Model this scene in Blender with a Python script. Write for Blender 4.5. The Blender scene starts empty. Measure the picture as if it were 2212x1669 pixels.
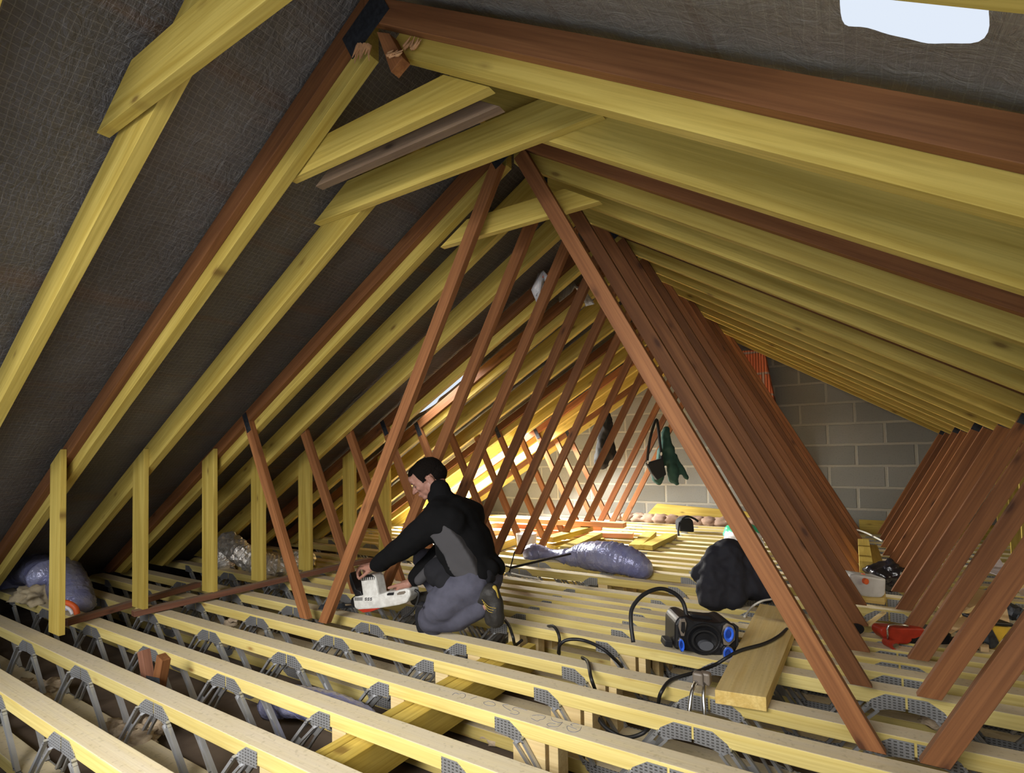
import bpy, bmesh, math, random
from mathutils import Vector, Matrix
random.seed(7)
SC = bpy.context.scene
COL = SC.collection
R = math.radians
# ------------------------------------------------------------------ camera, world, lights, exposure
FPX, CX, CY = 1162.7, 1106.0, 936.2
CAMH = 0.936
yaw, pitch, roll = R(32.53), R(2.05), R(-1.15)
cf = Vector((-math.sin(yaw)*math.cos(pitch), math.cos(yaw)*math.cos(pitch), math.sin(pitch)))
r0 = Vector((math.cos(yaw), math.sin(yaw), 0)); u0 = r0.cross(cf)
cr = math.cos(roll)*r0 + math.sin(roll)*u0
cu = -math.sin(roll)*r0 + math.cos(roll)*u0
cam_d = bpy.data.cameras.new('camera'); cam = bpy.data.objects.new('camera', cam_d); COL.objects.link(cam)
cam_d.sensor_width = 36; cam_d.lens = 36*FPX/2212; cam_d.shift_y = (CY-834.5)/2212
cam_d.clip_start = 0.02
cam.matrix_world = Matrix(((cr.x, cu.x, -cf.x, 0), (cr.y, cu.y, -cf.y, 0), (cr.z, cu.z, -cf.z, CAMH), (0, 0, 0, 1)))
SC.camera = cam
SC.view_settings.view_transform = 'Standard'; SC.view_settings.look = 'None'
SC.view_settings.gamma = 1; SC.view_settings.use_curve_mapping = False
SC.view_settings.exposure = 0.08
w = bpy.data.worlds.new('daylight'); SC.world = w; w.use_nodes = True
bg = w.node_tree.nodes['Background']; bg.inputs[0].default_value = (0.80, 0.88, 1.0, 1); bg.inputs[1].default_value = 0.9
def area(name, loc, look, sx, sy, power, color):
    d = bpy.data.lights.new(name, 'AREA'); d.shape = 'RECTANGLE'; d.size = sx; d.size_y = sy; d.energy = power; d.color = color
    o = bpy.data.objects.new(name, d); COL.objects.link(o); o.location = loc
    o.rotation_euler = (Vector(look)-Vector(loc)).to_track_quat('-Z', 'Y').to_euler(); return o
area('overhead_floor_fill', (-1.1, -1.15, 1.65), (-1.6, 1.3, 0.0), 2.0, 0.7, 44, (1.0, 0.96, 0.90)).data.spread = R(95)  # unseen lamp added behind the camera to brighten the near joist tops
area('daylight_through_open_end', (1.5, -1.7, 1.0), (-2.2, 2.6, 0.9), 2.6, 1.3, 46, (1.0, 0.97, 0.90))
area('daylight_eaves_opening', (2.75, 1.6, 0.5), (-2.5, 2.4, 0.9), 2.2, 0.7, 26, (1.0, 0.96, 0.88))
area('daylight_rooflight', (-4.6, 5.55, 1.5), (-3.3, 5.0, 0.1), 0.8, 1.2, 1100, (1.0, 0.98, 0.92))
area('daylight_rooflight_low', (-4.9, 5.9, 0.9), (-1.2, 5.2, 1.0), 0.4, 0.8, 150, (1.0, 0.97, 0.88))
area('daylight_torn_underlay', (-3.15, 3.42, 1.62), (-2.4, 3.9, 0.9), 0.45, 0.28, 14, (0.96, 0.97, 1.0))
area('daylight_underlay_gap', (0.2, 0.98, 1.85), (0.5, 1.3, 1.0), 0.5, 0.25, 7, (0.95, 0.97, 1.0))
area('warm_fill_right_webs', (1.75, 3.9, 0.6), (0.1, 4.6, 0.5), 1.8, 0.5, 20, (1.0, 0.86, 0.62))  # warm lamp added to brighten the right-hand webs; no doorway stands here

# ------------------------------------------------------------------ pixel -> point in the room
def ray(x, y): return cf + (x-CX)/FPX*cr - (y-CY)/FPX*cu
def PY(x, y, Y):
    d = ray(x, y); return Vector((0, 0, CAMH)) + d*(Y/d.y)
def PZ(x, y, Z=0.0):
    d = ray(x, y); return Vector((0, 0, CAMH)) + d*((Z-CAMH)/d.z)
def WZ(x, y, Z=0.0): return (PZ(x, y, Z)-Vector((0, 0, CAMH))).dot(cf)
def PW(x, y, w_): return Vector((0, 0, CAMH)) + ray(x, y)*w_

# ------------------------------------------------------------------ materials
def newmat(name):
    m = bpy.data.materials.new(name); m.use_nodes = True
    nt = m.node_tree; b = nt.nodes['Principled BSDF']; return m, nt, b
def N(nt, t, **k):
    n = nt.nodes.new(t)
    for a, v in k.items(): setattr(n, a, v)
    return n
def mixc(nt, fac, a, b, mode='MIX'):
    n = N(nt, 'ShaderNodeMix', data_type='RGBA', blend_type=mode)
    for s, v in ((n.inputs[0], fac), (n.inputs[6], a), (n.inputs[7], b)):
        if hasattr(v, 'is_linked'): nt.links.new(v, s)
        else: s.default_value = v if isinstance(v, (int, float)) else (*v, 1)
    return n.outputs[2]
def mth(nt, op, a, b=None, c=None, clamp=False):
    n = N(nt, 'ShaderNodeMath', operation=op, use_clamp=clamp)
    for i, v in enumerate((a, b, c)):
        if v is None: continue
        if hasattr(v, 'is_linked'): nt.links.new(v, n.inputs[i])
        else: n.inputs[i].default_value = v
    return n.outputs[0]
def ramp(nt, fac, stops):
    n = N(nt, 'ShaderNodeValToRGB'); nt.links.new(fac, n.inputs[0]); e = n.color_ramp.elements
    while len(e) < len(stops): e.new(0.5)
    for q, (p, c) in zip(e, stops): q.position = p; q.color = (*c, 1) if len(c) == 3 else c
    return n.outputs[0]
def objco(nt, scale, rnd=0.0):
    tc = N(nt, 'ShaderNodeTexCoord'); mp = N(nt, 'ShaderNodeMapping'); nt.links.new(tc.outputs['Object'], mp.inputs[0])
    mp.inputs['Scale'].default_value = scale
    if rnd:
        oi = N(nt, 'ShaderNodeObjectInfo'); cx = N(nt, 'ShaderNodeCombineXYZ')
        for i, q in enumerate((37.0, 11.0, 23.0)): nt.links.new(mth(nt, 'MULTIPLY', oi.outputs['Random'], q*rnd), cx.inputs[i])
        nt.links.new(cx.outputs[0], mp.inputs['Location'])
    return mp.outputs[0]
def noise(nt, vec, scale=1, detail=3, rough=0.5, dist=0.0):
    n = N(nt, 'ShaderNodeTexNoise'); nt.links.new(vec, n.inputs['Vector'])
    n.inputs['Scale'].default_value = scale; n.inputs['Detail'].default_value = detail
    n.inputs['Roughness'].default_value = rough; n.inputs['Distortion'].default_value = dist; return n.outputs['Fac']
def bump(nt, b, h, strength=0.3, dist=0.01):
    n = N(nt, 'ShaderNodeBump'); n.inputs['Strength'].default_value = strength; n.inputs['Distance'].default_value = dist
    nt.links.new(h, n.inputs['Height']); nt.links.new(n.outputs[0], b.inputs['Normal'])
def wood(name, light, dark, knot, rough=0.62, dust=None, knots=1.0, dust_amt=0.0, var=0.25):
    m, nt, b = newmat(name)
    g = noise(nt, objco(nt, (1.1, 26, 26), 1), 1, 4, 0.6, 0.6)
    g2 = noise(nt, objco(nt, (2.5, 120, 120), 1), 1, 2, 0.5)
    c = mixc(nt, ramp(nt, g, ((0.30, (0, 0, 0)), (0.68, (1, 1, 1)))), dark, light)
    c = mixc(nt, mth(nt, 'MULTIPLY', ramp(nt, g2, ((0.42, (0, 0, 0)), (0.66, (1, 1, 1)))), 0.40), c, tuple(x*0.8 for x in dark))
    patch = noise(nt, objco(nt, (1.4, 3, 3), 2), 1, 2, 0.5)
    c = mixc(nt, mth(nt, 'MULTIPLY', ramp(nt, patch, ((0.45, (0, 0, 0)), (0.75, (1, 1, 1)))), 0.28), c, tuple(x*0.72 for x in dark))
    oi = N(nt, 'ShaderNodeObjectInfo')
    hv = N(nt, 'ShaderNodeHueSaturation'); nt.links.new(c, hv.inputs['Color'])
    nt.links.new(mth(nt, 'MULTIPLY_ADD', oi.outputs['Random'], var, 1-var/2), hv.inputs['Value']); c = hv.outputs[0]
    if knots:
        v = N(nt, 'ShaderNodeTexVoronoi', feature='F1'); nt.links.new(objco(nt, (3.6, 0.7, 10.5), 3), v.inputs['Vector']); v.inputs['Scale'].default_value = 1.0
        k = ramp(nt, v.outputs['Distance'], ((0.05*knots, (1, 1, 1)), (0.10*knots, (0.35, 0.35, 0.35)), (0.17*knots, (0, 0, 0))))
        sep = N(nt, 'ShaderNodeSeparateColor'); nt.links.new(v.outputs['Color'], sep.inputs[0])
        k = mth(nt, 'MULTIPLY', k, mth(nt, 'GREATER_THAN', sep.outputs[0], 0.25))
        c = mixc(nt, mth(nt, 'MULTIPLY', k, 0.8), c, knot)
    if dust:
        geo = N(nt, 'ShaderNodeNewGeometry'); sx = N(nt, 'ShaderNodeSeparateXYZ'); nt.links.new(geo.outputs['Normal'], sx.inputs[0])
        up = mth(nt, 'GREATER_THAN', sx.outputs[2], 0.8)
        dn = noise(nt, objco(nt, (3, 30, 3), 1), 1, 6, 0.65)
        dm = mth(nt, 'MULTIPLY', up, mth(nt, 'MULTIPLY_ADD', dn, 0.7, dust_amt))
        sp = noise(nt, objco(nt, (60, 60, 60), 1), 1, 2, 0.5)
        dcol = mixc(nt, ramp(nt, sp, ((0.58, (0, 0, 0)), (0.74, (1, 1, 1)))), dust, tuple(x*0.72 for x in dust))
        c = mixc(nt, dm, c, dcol)
    nt.links.new(c, b.inputs['Base Color']); b.inputs['Roughness'].default_value = rough
    b.inputs['Specular IOR Level'].default_value = 0.25
    bump(nt, b, g2, 0.25, 0.002)
    return m
def plain(name, col, rough=0.5, metal=0.0, var=0.0, nscale=20, spec=0.4, bmp=0.0, col2=None):
    m, nt, b = newmat(name)
    if var or bmp or col2:
        n = noise(nt, objco(nt, (nscale,)*3, 1), 1, 4, 0.6)
        c2 = col2 or tuple(x*(1-var) for x in col)
        nt.links.new(mixc(nt, ramp(nt, n, ((0.35, (0, 0, 0)), (0.65, (1, 1, 1)))), col, c2), b.inputs['Base Color'])
        if bmp: bump(nt, b, n, bmp, 0.01)
    else: b.inputs['Base Color'].default_value = (*col, 1)
    b.inputs['Roughness'].default_value = rough; b.inputs['Metallic'].default_value = metal
    b.inputs['Specular IOR Level'].default_value = spec
    return m
M = {}
M['yellow'] = wood('treated_yellow_pine', (0.66, 0.51, 0.13), (0.44, 0.31, 0.055), (0.16, 0.085, 0.02))
M['joist'] = wood('treated_joist_pine', (0.78, 0.66, 0.27), (0.60, 0.46, 0.135), (0.30, 0.15, 0.04), dust=(0.66, 0.585, 0.46), dust_amt=0.40)
M['pale'] = wood('pale_spruce', (0.78, 0.64, 0.36), (0.66, 0.48, 0.22), (0.30, 0.16, 0.06))
M['plank'] = wood('plank_spruce', (0.74, 0.57, 0.22), (0.56, 0.37, 0.10), (0.25, 0.14, 0.05), dust=(0.55, 0.47, 0.30), dust_amt=0.0)
M['brown'] = wood('aged_red_brown_pine', (0.32, 0.135, 0.050), (0.17, 0.064, 0.023), (0.055, 0.02, 0.01), knots=1.2, var=0.5)
M['old'] = wood('loose_brown_batten', (0.26, 0.12, 0.075), (0.15, 0.065, 0.04), (0.04, 0.02, 0.015), dust=(0.36, 0.28, 0.22), dust_amt=0.1)
M['pink'] = wood('fresh_pinkish_larch', (0.72, 0.36, 0.20), (0.58, 0.25, 0.12), (0.22, 0.08, 0.04))
M['grey_wood'] = wood('weathered_grey_board', (0.30, 0.21, 0.13), (0.17, 0.11, 0.07), (0.05, 0.03, 0.02))
M['black'] = plain('black_plastic', (0.012, 0.012, 0.014), 0.42, var=0.3)
M['rubber'] = plain('black_rubber', (0.014, 0.014, 0.015), 0.5)
M['plate'] = plain('dull_nail_plate', (0.05, 0.055, 0.065), 0.6, 0.55, var=0.5, nscale=60)
M['cabwhite'] = plain('white_cable', (0.6, 0.58, 0.52), 0.5)
M['redpl'] = plain('red_tool_plastic', (0.42, 0.035, 0.015), 0.4, var=0.3)
M['orange'] = plain('orange_plastic', (0.75, 0.13, 0.03), 0.45)
M['blueknob'] = plain('blue_speaker_plastic', (0.03, 0.13, 0.72), 0.3)
M['taupe'] = plain('grey_brown_plastic', (0.17, 0.14, 0.11), 0.45)
M['greycone'] = plain('grey_speaker_cone', (0.10, 0.105, 0.12), 0.4)
M['chrome'] = plain('bright_steel', (0.65, 0.66, 0.68), 0.25, 1.0)
M['alu'] = plain('aluminium', (0.62, 0.64, 0.68), 0.35, 0.9)
M['white_pl'] = plain('white_saw_plastic', (0.66, 0.66, 0.63), 0.45, nscale=28, col2=(0.50, 0.49, 0.46))
M['jug'] = plain('milky_plastic', (0.60, 0.60, 0.60), 0.4, nscale=6, col2=(0.42, 0.41, 0.40))
M['bucket'] = plain('white_bucket_plastic', (0.78, 0.76, 0.78), 0.4)
M['binbag'] = plain('black_bin_bag', (0.012, 0.012, 0.018), 0.2, spec=0.8, nscale=14, bmp=0.8)
M['card'] = plain('cardboard', (0.62, 0.44, 0.24), 0.8, var=0.12, nscale=4)
M['yellowpl'] = plain('yellow_plastic', (0.72, 0.47, 0.05), 0.4, var=0.2)
M['green'] = plain('green_printed_film', (0.05, 0.50, 0.27), 0.3, spec=0.6)
M['wrap'] = plain('clear_white_film', (0.72, 0.72, 0.74), 0.25, spec=0.7, nscale=30, bmp=0.6)
M['pinkpaper'] = plain('pale_pink_sheet', (0.55, 0.46, 0.45), 0.8, var=0.15)
M['paper'] = plain('brown_paper', (0.42, 0.29, 0.21), 0.8, nscale=9, col2=(0.30, 0.20, 0.15), bmp=0.5)
M['coat'] = plain('black_cloth', (0.012, 0.013, 0.015), 0.85, nscale=9, bmp=0.3)
M['heap'] = plain('dark_navy_cloth', (0.010, 0.010, 0.016), 0.8, nscale=9, bmp=0.5)
M['greencoat'] = plain('dark_green_cloth', (0.018, 0.06, 0.048), 0.8, nscale=9, bmp=0.3)
M['fleece'] = plain('black_fleece', (0.006, 0.006, 0.0065), 0.95, spec=0.1, nscale=12, bmp=0.3)
M['fleece_grey'] = plain('dark_grey_fleece', (0.060, 0.058, 0.062), 0.95, spec=0.1, nscale=12, bmp=0.3)
M['trouser'] = plain('grey_work_trouser', (0.085, 0.085, 0.115), 0.9, spec=0.15, nscale=10, col2=(0.060, 0.060, 0.082), bmp=0.4)
M['trouser_dark'] = plain('black_trouser_patch', (0.015, 0.015, 0.018), 0.9, spec=0.15)
M['boot'] = plain('dark_boot_leather', (0.022, 0.020, 0.018), 0.6, nscale=30, bmp=0.4)
M['lace'] = plain('yellow_boot_trim', (0.42, 0.30, 0.05), 0.6)
M['skin'] = plain('skin', (0.36, 0.19, 0.14), 0.5, nscale=16, col2=(0.30, 0.145, 0.105), spec=0.35)
M['hair'] = plain('short_dark_hair', (0.007, 0.005, 0.004), 0.9, spec=0.1, nscale=120, bmp=1.0)
M['eye'] = plain('eye', (0.10, 0.08, 0.07), 0.2)
M['brow'] = plain('eyebrow', (0.03, 0.018, 0.012), 0.9)
M['insul'] = plain('mineral_wool', (0.52, 0.42, 0.30), 0.95, nscale=25, col2=(0.34, 0.26, 0.18), bmp=1.0)
M['pencil'] = plain('pencil_line', (0.14, 0.15, 0.20), 0.7)
M['splinter'] = plain('broken_wood', (0.66, 0.36, 0.17), 0.8, var=0.3, nscale=40)
M['fleshbag'] = plain('crumpled_paper_bag', (0.50, 0.41, 0.26), 0.8, var=0.3, bmp=0.5)
# metal web with pressed tooth pattern
m, nt, b = newmat('galvanised_web'); M['web'] = m
tc = N(nt, 'ShaderNodeTexCoord'); sx = N(nt, 'ShaderNodeSeparateXYZ'); nt.links.new(tc.outputs['Object'], sx.inputs[0])
hx = mth(nt, 'SINE', mth(nt, 'MULTIPLY', sx.outputs[0], 2*math.pi/0.0155))
hz = mth(nt, 'SINE', mth(nt, 'MULTIPLY', sx.outputs[2], 2*math.pi/0.0098))
slot = mth(nt, 'MULTIPLY', mth(nt, 'GREATER_THAN', hx, -0.25), mth(nt, 'GREATER_THAN', hz, 0.15))
edge = mth(nt, 'MAXIMUM', mth(nt, 'GREATER_THAN', sx.outputs[2], -0.068), mth(nt, 'LESS_THAN', sx.outputs[2], -0.24))
slot = mth(nt, 'MULTIPLY', slot, edge)
nn = noise(nt, objco(nt, (12, 12, 12), 1), 1, 3)
base = mixc(nt, nn, (0.34, 0.35, 0.37), (0.52, 0.53, 0.55))
nt.links.new(mixc(nt, mth(nt, 'MULTIPLY', slot, 0.75), base, (0.06, 0.055, 0.045)), b.inputs['Base Color'])
b.inputs['Metallic'].default_value = 0.6; b.inputs['Roughness'].default_value = 0.38
bump(nt, b, slot, 0.6, 0.003)
# nail plate with holes (truss gussets)
# foil underlay
def underlay(name, c1, c2, cgrid, gx, gy, metal, fold):
    m, nt, b = newmat(name)
    tc = N(nt, 'ShaderNodeTexCoord'); s = N(nt, 'ShaderNodeSeparateXYZ'); nt.links.new(tc.outputs['Object'], s.inputs[0])
    wob = mth(nt, 'MULTIPLY_ADD', noise(nt, objco(nt, (2.2, 2.2, 2.2)), 1, 4, 0.6), 0.05, -0.025)
    wob2 = mth(nt, 'MULTIPLY_ADD', noise(nt, objco(nt, (3.1, 2.9, 3.3)), 1, 3, 0.6), 0.04, -0.02)
    ga = mth(nt, 'FRACT', mth(nt, 'MULTIPLY', mth(nt, 'ADD', s.outputs[0], wob), 1/gx))
    gb = mth(nt, 'FRACT', mth(nt, 'MULTIPLY', mth(nt, 'ADD', s.outputs[1], wob2), 1/gy))
    ln = mth(nt, 'MAXIMUM', mth(nt, 'LESS_THAN', ga, 0.10), mth(nt, 'LESS_THAN', gb, 0.10))
    big = noise(nt, objco(nt, (0.8, 2.0, 1)), 1, 3)
    streak = noise(nt, objco(nt, (9, 0.5, 1)), 1, 4, 0.6, 0.4)
    c = mixc(nt, ramp(nt, big, ((0.35, (0, 0, 0)), (0.7, (1, 1, 1)))), c1, c2)
    c = mixc(nt, mth(nt, 'MULTIPLY', ramp(nt, streak, ((0.54, (0, 0, 0)), (0.68, (1, 1, 1)))), 0.5), c, (0.16, 0.085, 0.045))
    c = mixc(nt, mth(nt, 'MULTIPLY', ln, mth(nt, 'MULTIPLY_ADD', big, 0.6, 0.1)), c, cgrid)
    nt.links.new(c, b.inputs['Base Color'])
    b.inputs['Metallic'].default_value = metal; b.inputs['Roughness'].default_value = 0.42
    cr_ = noise(nt, objco(nt, fold), 1, 5, 0.65, 0.8)
    cr2 = noise(nt, objco(nt, (14, 22, 14)), 1, 5, 0.65, 1.5)
    h = mth(nt, 'ADD', mth(nt, 'MULTIPLY', cr_, 1.0), mth(nt, 'ADD', mth(nt, 'MULTIPLY', cr2, 0.8), mth(nt, 'MULTIPLY', ln, 0.06)))
    bump(nt, b, h, 0.55, 0.03)
    return m
M['underL'] = underlay('dark_reinforced_underlay', (0.10, 0.088, 0.080), (0.17, 0.15, 0.135), (0.34, 0.31, 0.27), 0.020, 0.020, 0.25, (24, 3.0, 7))
M['underR'] = underlay('grey_foil_underlay', (0.24, 0.225, 0.20), (0.34, 0.315, 0.28), (0.45, 0.43, 0.38), 0.020, 0.030, 0.35, (30, 2.2, 7))
# masonry
def blocks(name, c1, c2, mortar, bw, bh, ms, rib=False):
    m, nt, b = newmat(name)
    tc = N(nt, 'ShaderNodeTexCoord'); s = N(nt, 'ShaderNodeSeparateXYZ'); nt.links.new(tc.outputs['Object'], s.inputs[0])
    cx = N(nt, 'ShaderNodeCombineXYZ')
    wn = mth(nt, 'MULTIPLY_ADD', noise(nt, objco(nt, (9, 9, 9)), 1, 3), 0.012, -0.006)
    nt.links.new(mth(nt, 'ADD', s.outputs[0], wn), cx.inputs[0]); nt.links.new(mth(nt, 'ADD', s.outputs[2], wn), cx.inputs[1])
    br = N(nt, 'ShaderNodeTexBrick'); nt.links.new(cx.outputs[0], br.inputs['Vector'])
    br.inputs['Scale'].default_value = 1; br.inputs['Brick Width'].default_value = bw; br.inputs['Row Height'].default_value = bh
    br.inputs['Mortar Size'].default_value = ms; br.inputs['Mortar Smooth'].default_value = 0.3; br.offset = 0.5
    br.inputs['Color1'].default_value = (*c1, 1); br.inputs['Color2'].default_value = (*c2, 1); br.inputs['Mortar'].default_value = (*mortar, 1)
    g = noise(nt, objco(nt, (70, 70, 70)), 1, 3, 0.7); g2 = noise(nt, objco(nt, (3, 3, 3)), 1, 4, 0.6)
    c = mixc(nt, mth(nt, 'MULTIPLY', ramp(nt, g, ((0.55, (0, 0, 0)), (0.7, (1, 1, 1)))), 0.35), br.outputs[0], tuple(x*0.35 for x in c1))
    c = mixc(nt, mth(nt, 'MULTIPLY', g2, 0.35), c, tuple(x*0.6 for x in c1))
    h = mth(nt, 'MULTIPLY', br.outputs['Fac'], -1.0)
    if rib:
        rb = mth(nt, 'SINE', mth(nt, 'MULTIPLY', s.outputs[0], 2*math.pi/0.030))
        c = mixc(nt, mth(nt, 'MULTIPLY', mth(nt, 'LESS_THAN', rb, -0.45), 0.6), c, tuple(x*0.35 for x in c1)); h = mth(nt, 'ADD', h, mth(nt, 'MULTIPLY', rb, 0.5))
    nt.links.new(c, b.inputs['Base Color']); b.inputs['Roughness'].default_value = 0.9
    bump(nt, b, mth(nt, 'ADD', h, mth(nt, 'MULTIPLY', g, 0.3)), 0.6, 0.01)
    return m
M['block'] = blocks('grey_concrete_block', (0.22, 0.215, 0.19), (0.29, 0.28, 0.25), (0.40, 0.37, 0.30), 0.535, 0.238, 0.016)
M['brick'] = blocks('orange_hollow_brick', (0.72, 0.19, 0.08), (0.62, 0.15, 0.06), (0.42, 0.38, 0.33), 0.60, 0.26, 0.015, True)
M['floor'] = plain('dusty_brown_ceiling_boards', (0.085, 0.060, 0.045), 0.9, nscale=3, col2=(0.16, 0.12, 0.09), bmp=0.6)
def ductmat(name, c1, c2, metal, rough, s1=7, s2=60):
    m, nt, b = newmat(name)
    n = noise(nt, objco(nt, (s1,)*3), 1, 4, 0.6, 0.8)
    nt.links.new(mixc(nt, ramp(nt, n, ((0.35, (0, 0, 0)), (0.7, (1, 1, 1)))), c1, c2), b.inputs['Base Color'])
    b.inputs['Metallic'].default_value = metal; b.inputs['Roughness'].default_value = rough
    n2 = noise(nt, objco(nt, (s2,)*3), 1, 4, 0.6, 0.4)
    bump(nt, b, mth(nt, 'ADD', mth(nt, 'MULTIPLY', n, 1.5), n2), 0.7, 0.012); return m
M['ductblue'] = ductmat('blue_grey_insulated_duct_film', (0.20, 0.21, 0.40), (0.32, 0.33, 0.46), 0.25, 0.25, 8, 22)
M['foil'] = ductmat('crinkled_aluminium_foil', (0.70, 0.66, 0.60), (0.90, 0.88, 0.86), 0.75, 0.30, 14, 50)

# ------------------------------------------------------------------ builders
ORD = ['first','second','third','fourth','fifth','sixth','seventh','eighth','ninth','tenth','eleventh','twelfth','thirteenth','fourteenth','fifteenth','sixteenth','seventeenth','eighteenth','nineteenth','twentieth','twenty-first','twenty-second','twenty-third','twenty-fourth','twenty-fifth','twenty-sixth','twenty-seventh','twenty-eighth']
def tag(o, label=None, cat=None, group=None, kind=None):
    if label: o['label'] = label
    if cat: o['category'] = cat
    if group: o['group'] = group
    if kind: o['kind'] = kind
    return o
def empty(name, loc=(0, 0, 0), rz=0):
    o = bpy.data.objects.new(name, None); COL.objects.link(o); o.location = loc; o.rotation_euler[2] = rz; o.empty_display_size = 0.1; return o
def link(name, bm, mat, parent=None, smooth=False, bevel=0.0, mw=None):
    me = bpy.data.meshes.new(name); bmesh.ops.recalc_face_normals(bm, faces=bm.faces); bm.to_mesh(me); bm.free()
    o = bpy.data.objects.new(name, me); COL.objects.link(o)
    for q in (mat if isinstance(mat, (list, tuple)) else [mat]): me.materials.append(q)
    if smooth:
        for p in me.polygons: p.use_smooth = True
    if mw is not None: o.matrix_world = mw
    if parent is not None:
        o.parent = parent
    if bevel:
        md = o.modifiers.new('bevel', 'BEVEL'); md.width = bevel; md.segments = 2; md.limit_method = 'ANGLE'
    return o
def box_bm(bm, a, b, mtx=None):
    vs = [bm.verts.new((x, y, z)) for x in (a[0], b[0]) for y in (a[1], b[1]) for z in (a[2], b[2])]
    for f in ((0, 1, 3, 2), (4, 6, 7, 5), (0, 4, 5, 1), (2, 3, 7, 6), (0, 2, 6, 4), (1, 5, 7, 3)): bm.faces.new([vs[i] for i in f])
    if mtx is not None: bmesh.ops.transform(bm, matrix=mtx, verts=vs)
    return vs
def poly_bm(bm, pts, y0, y1):
    """polygon in XZ extruded along Y"""
    a = [bm.verts.new((p[0], y0, p[1])) for p in pts]; b_ = [bm.verts.new((p[0], y1, p[1])) for p in pts]
    n = len(pts); bm.faces.new(a); bm.faces.new(b_[::-1])
    for i in range(n): bm.faces.new((a[i], b_[i], b_[(i+1) % n], a[(i+1) % n]))
    return a+b_
def prism(name, pts, y0, y1, ang, mat, parent=None, bevel=0.0015):
    """timber seen as XZ polygon, local X along its length"""
    cx = sum(p[0] for p in pts)/len(pts); cz = sum(p[1] for p in pts)/len(pts); cy = (y0+y1)/2
    ca, sa = math.cos(ang), math.sin(ang)
    loc = [((p[0]-cx)*ca+(p[1]-cz)*sa, -(p[0]-cx)*sa+(p[1]-cz)*ca) for p in pts]
    bm = bmesh.new(); poly_bm(bm, loc, y0-cy, y1-cy)
    mw = Matrix.Translation((cx, cy, cz)) @ Matrix.Rotation(-ang, 4, 'Y')
    return link(name, bm, mat, parent, bevel=bevel, mw=mw)
def beam(name, p0, p1, wd, th, mat, parent=None, up=(0, 0, 1), bevel=0.0015):
    """box from p0 to p1 (centre line), wd across, th along 'up'"""
    p0, p1 = Vector(p0), Vector(p1); x = (p1-p0); L = x.length; x.normalize()
    z = Vector(up) - x*x.dot(Vector(up)); z.normalize(); y = z.cross(x)
    mw = Matrix(((x.x, y.x, z.x, 0), (x.y, y.y, z.y, 0), (x.z, y.z, z.z, 0), (0, 0, 0, 1))); mw.translation = (p0+p1)/2
    bm = bmesh.new(); box_bm(bm, (-L/2, -wd/2, -th/2), (L/2, wd/2, th/2))
    return link(name, bm, mat, parent, bevel=bevel, mw=mw)
def spline(pts, n=10):
    pts = [Vector(p) for p in pts]; P = [pts[0]*2-pts[1]]+pts+[pts[-1]*2-pts[-2]]; out = []
    for i in range(1, len(P)-2):
        for k in range(n):
            t = k/n; a, b, c, d = P[i-1], P[i], P[i+1], P[i+2]
            out.append(0.5*((2*b)+(c-a)*t+(2*a-5*b+4*c-d)*t*t+(3*b-a-3*c+d)*t*t*t))
    out.append(pts[-1]); return out
def tube(name, pts, rad, mat, parent=None, sides=10, n=8, ribs=0.0, ribp=2, crink=0.0, flat=1.0):
    c = spline(pts, n); m_ = len(c); bm = bmesh.new(); rings = []
    T = (c[1]-c[0]).normalized(); nrm = T.orthogonal().normalized()
    for i, p in enumerate(c):
        t = (c[min(i+1, m_-1)]-c[max(i-1, 0)]).normalized()
        nrm = (nrm - t*nrm.dot(t)).normalized(); bn = t.cross(nrm)
        rr = rad(i/(m_-1)) if callable(rad) else rad
        rr *= 1 + ribs*(1 if i % ribp else -1)
        ring = []
        for k in range(sides):
            a = 2*math.pi*k/sides; q = rr*(1+crink*random.uniform(-1, 1))
            off = nrm*math.cos(a)*q+bn*math.sin(a)*q; off.z *= flat
            ring.append(bm.verts.new(p+off))
        rings.append(ring)
    for i in range(m_-1):
        for k in range(sides): bm.faces.new((rings[i][k], rings[i][(k+1) % sides], rings[i+1][(k+1) % sides], rings[i+1][k]))
    bm.faces.new(rings[0]); bm.faces.new(rings[-1][::-1])
    return link(name, bm, mat, parent, smooth=(crink < 0.09))
def cyl_bm(bm, p0, p1, r0_, r1_=None, seg=20):
    p0, p1 = Vector(p0), Vector(p1); r1_ = r0_ if r1_ is None else r1_
    z = (p1-p0).normalized(); x = z.orthogonal().normalized(); y = z.cross(x)
    A = [bm.verts.new(p0+(x*math.cos(2*math.pi*k/seg)+y*math.sin(2*math.pi*k/seg))*r0_) for k in range(seg)]
    B = [bm.verts.new(p1+(x*math.cos(2*math.pi*k/seg)+y*math.sin(2*math.pi*k/seg))*r1_) for k in range(seg)]
    bm.faces.new(A[::-1]); bm.faces.new(B)
    for k in range(seg): bm.faces.new((A[k], A[(k+1) % seg], B[(k+1) % seg], B[k]))
def ell_bm(bm, c, rad, rot=None, sub=3):
    r = bmesh.ops.create_icosphere(bm, subdivisions=sub, radius=1)
    mt = Matrix.Translation(c) @ (rot.to_4x4() if rot is not None else Matrix()) @ Matrix.Diagonal((*rad, 1))
    bmesh.ops.transform(bm, matrix=mt, verts=r['verts'])
def cap_bm(bm, p0, p1, r0_, r1_, flat=None):
    """tapered limb with rounded ends"""
    p0, p1 = Vector(p0), Vector(p1)
    cyl_bm(bm, p0, p1, r0_, r1_, 16); ell_bm(bm, p0, (r0_,)*3, sub=2); ell_bm(bm, p1, (r1_,)*3, sub=2)
def remesh(o, vox, smooth=3, fac=0.5):
    md = o.modifiers.new('union', 'REMESH'); md.mode = 'VOXEL'; md.voxel_size = vox; md.use_smooth_shade = True
    s = o.modifiers.new('soften', 'SMOOTH'); s.factor = fac; s.iterations = smooth; return o
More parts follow.
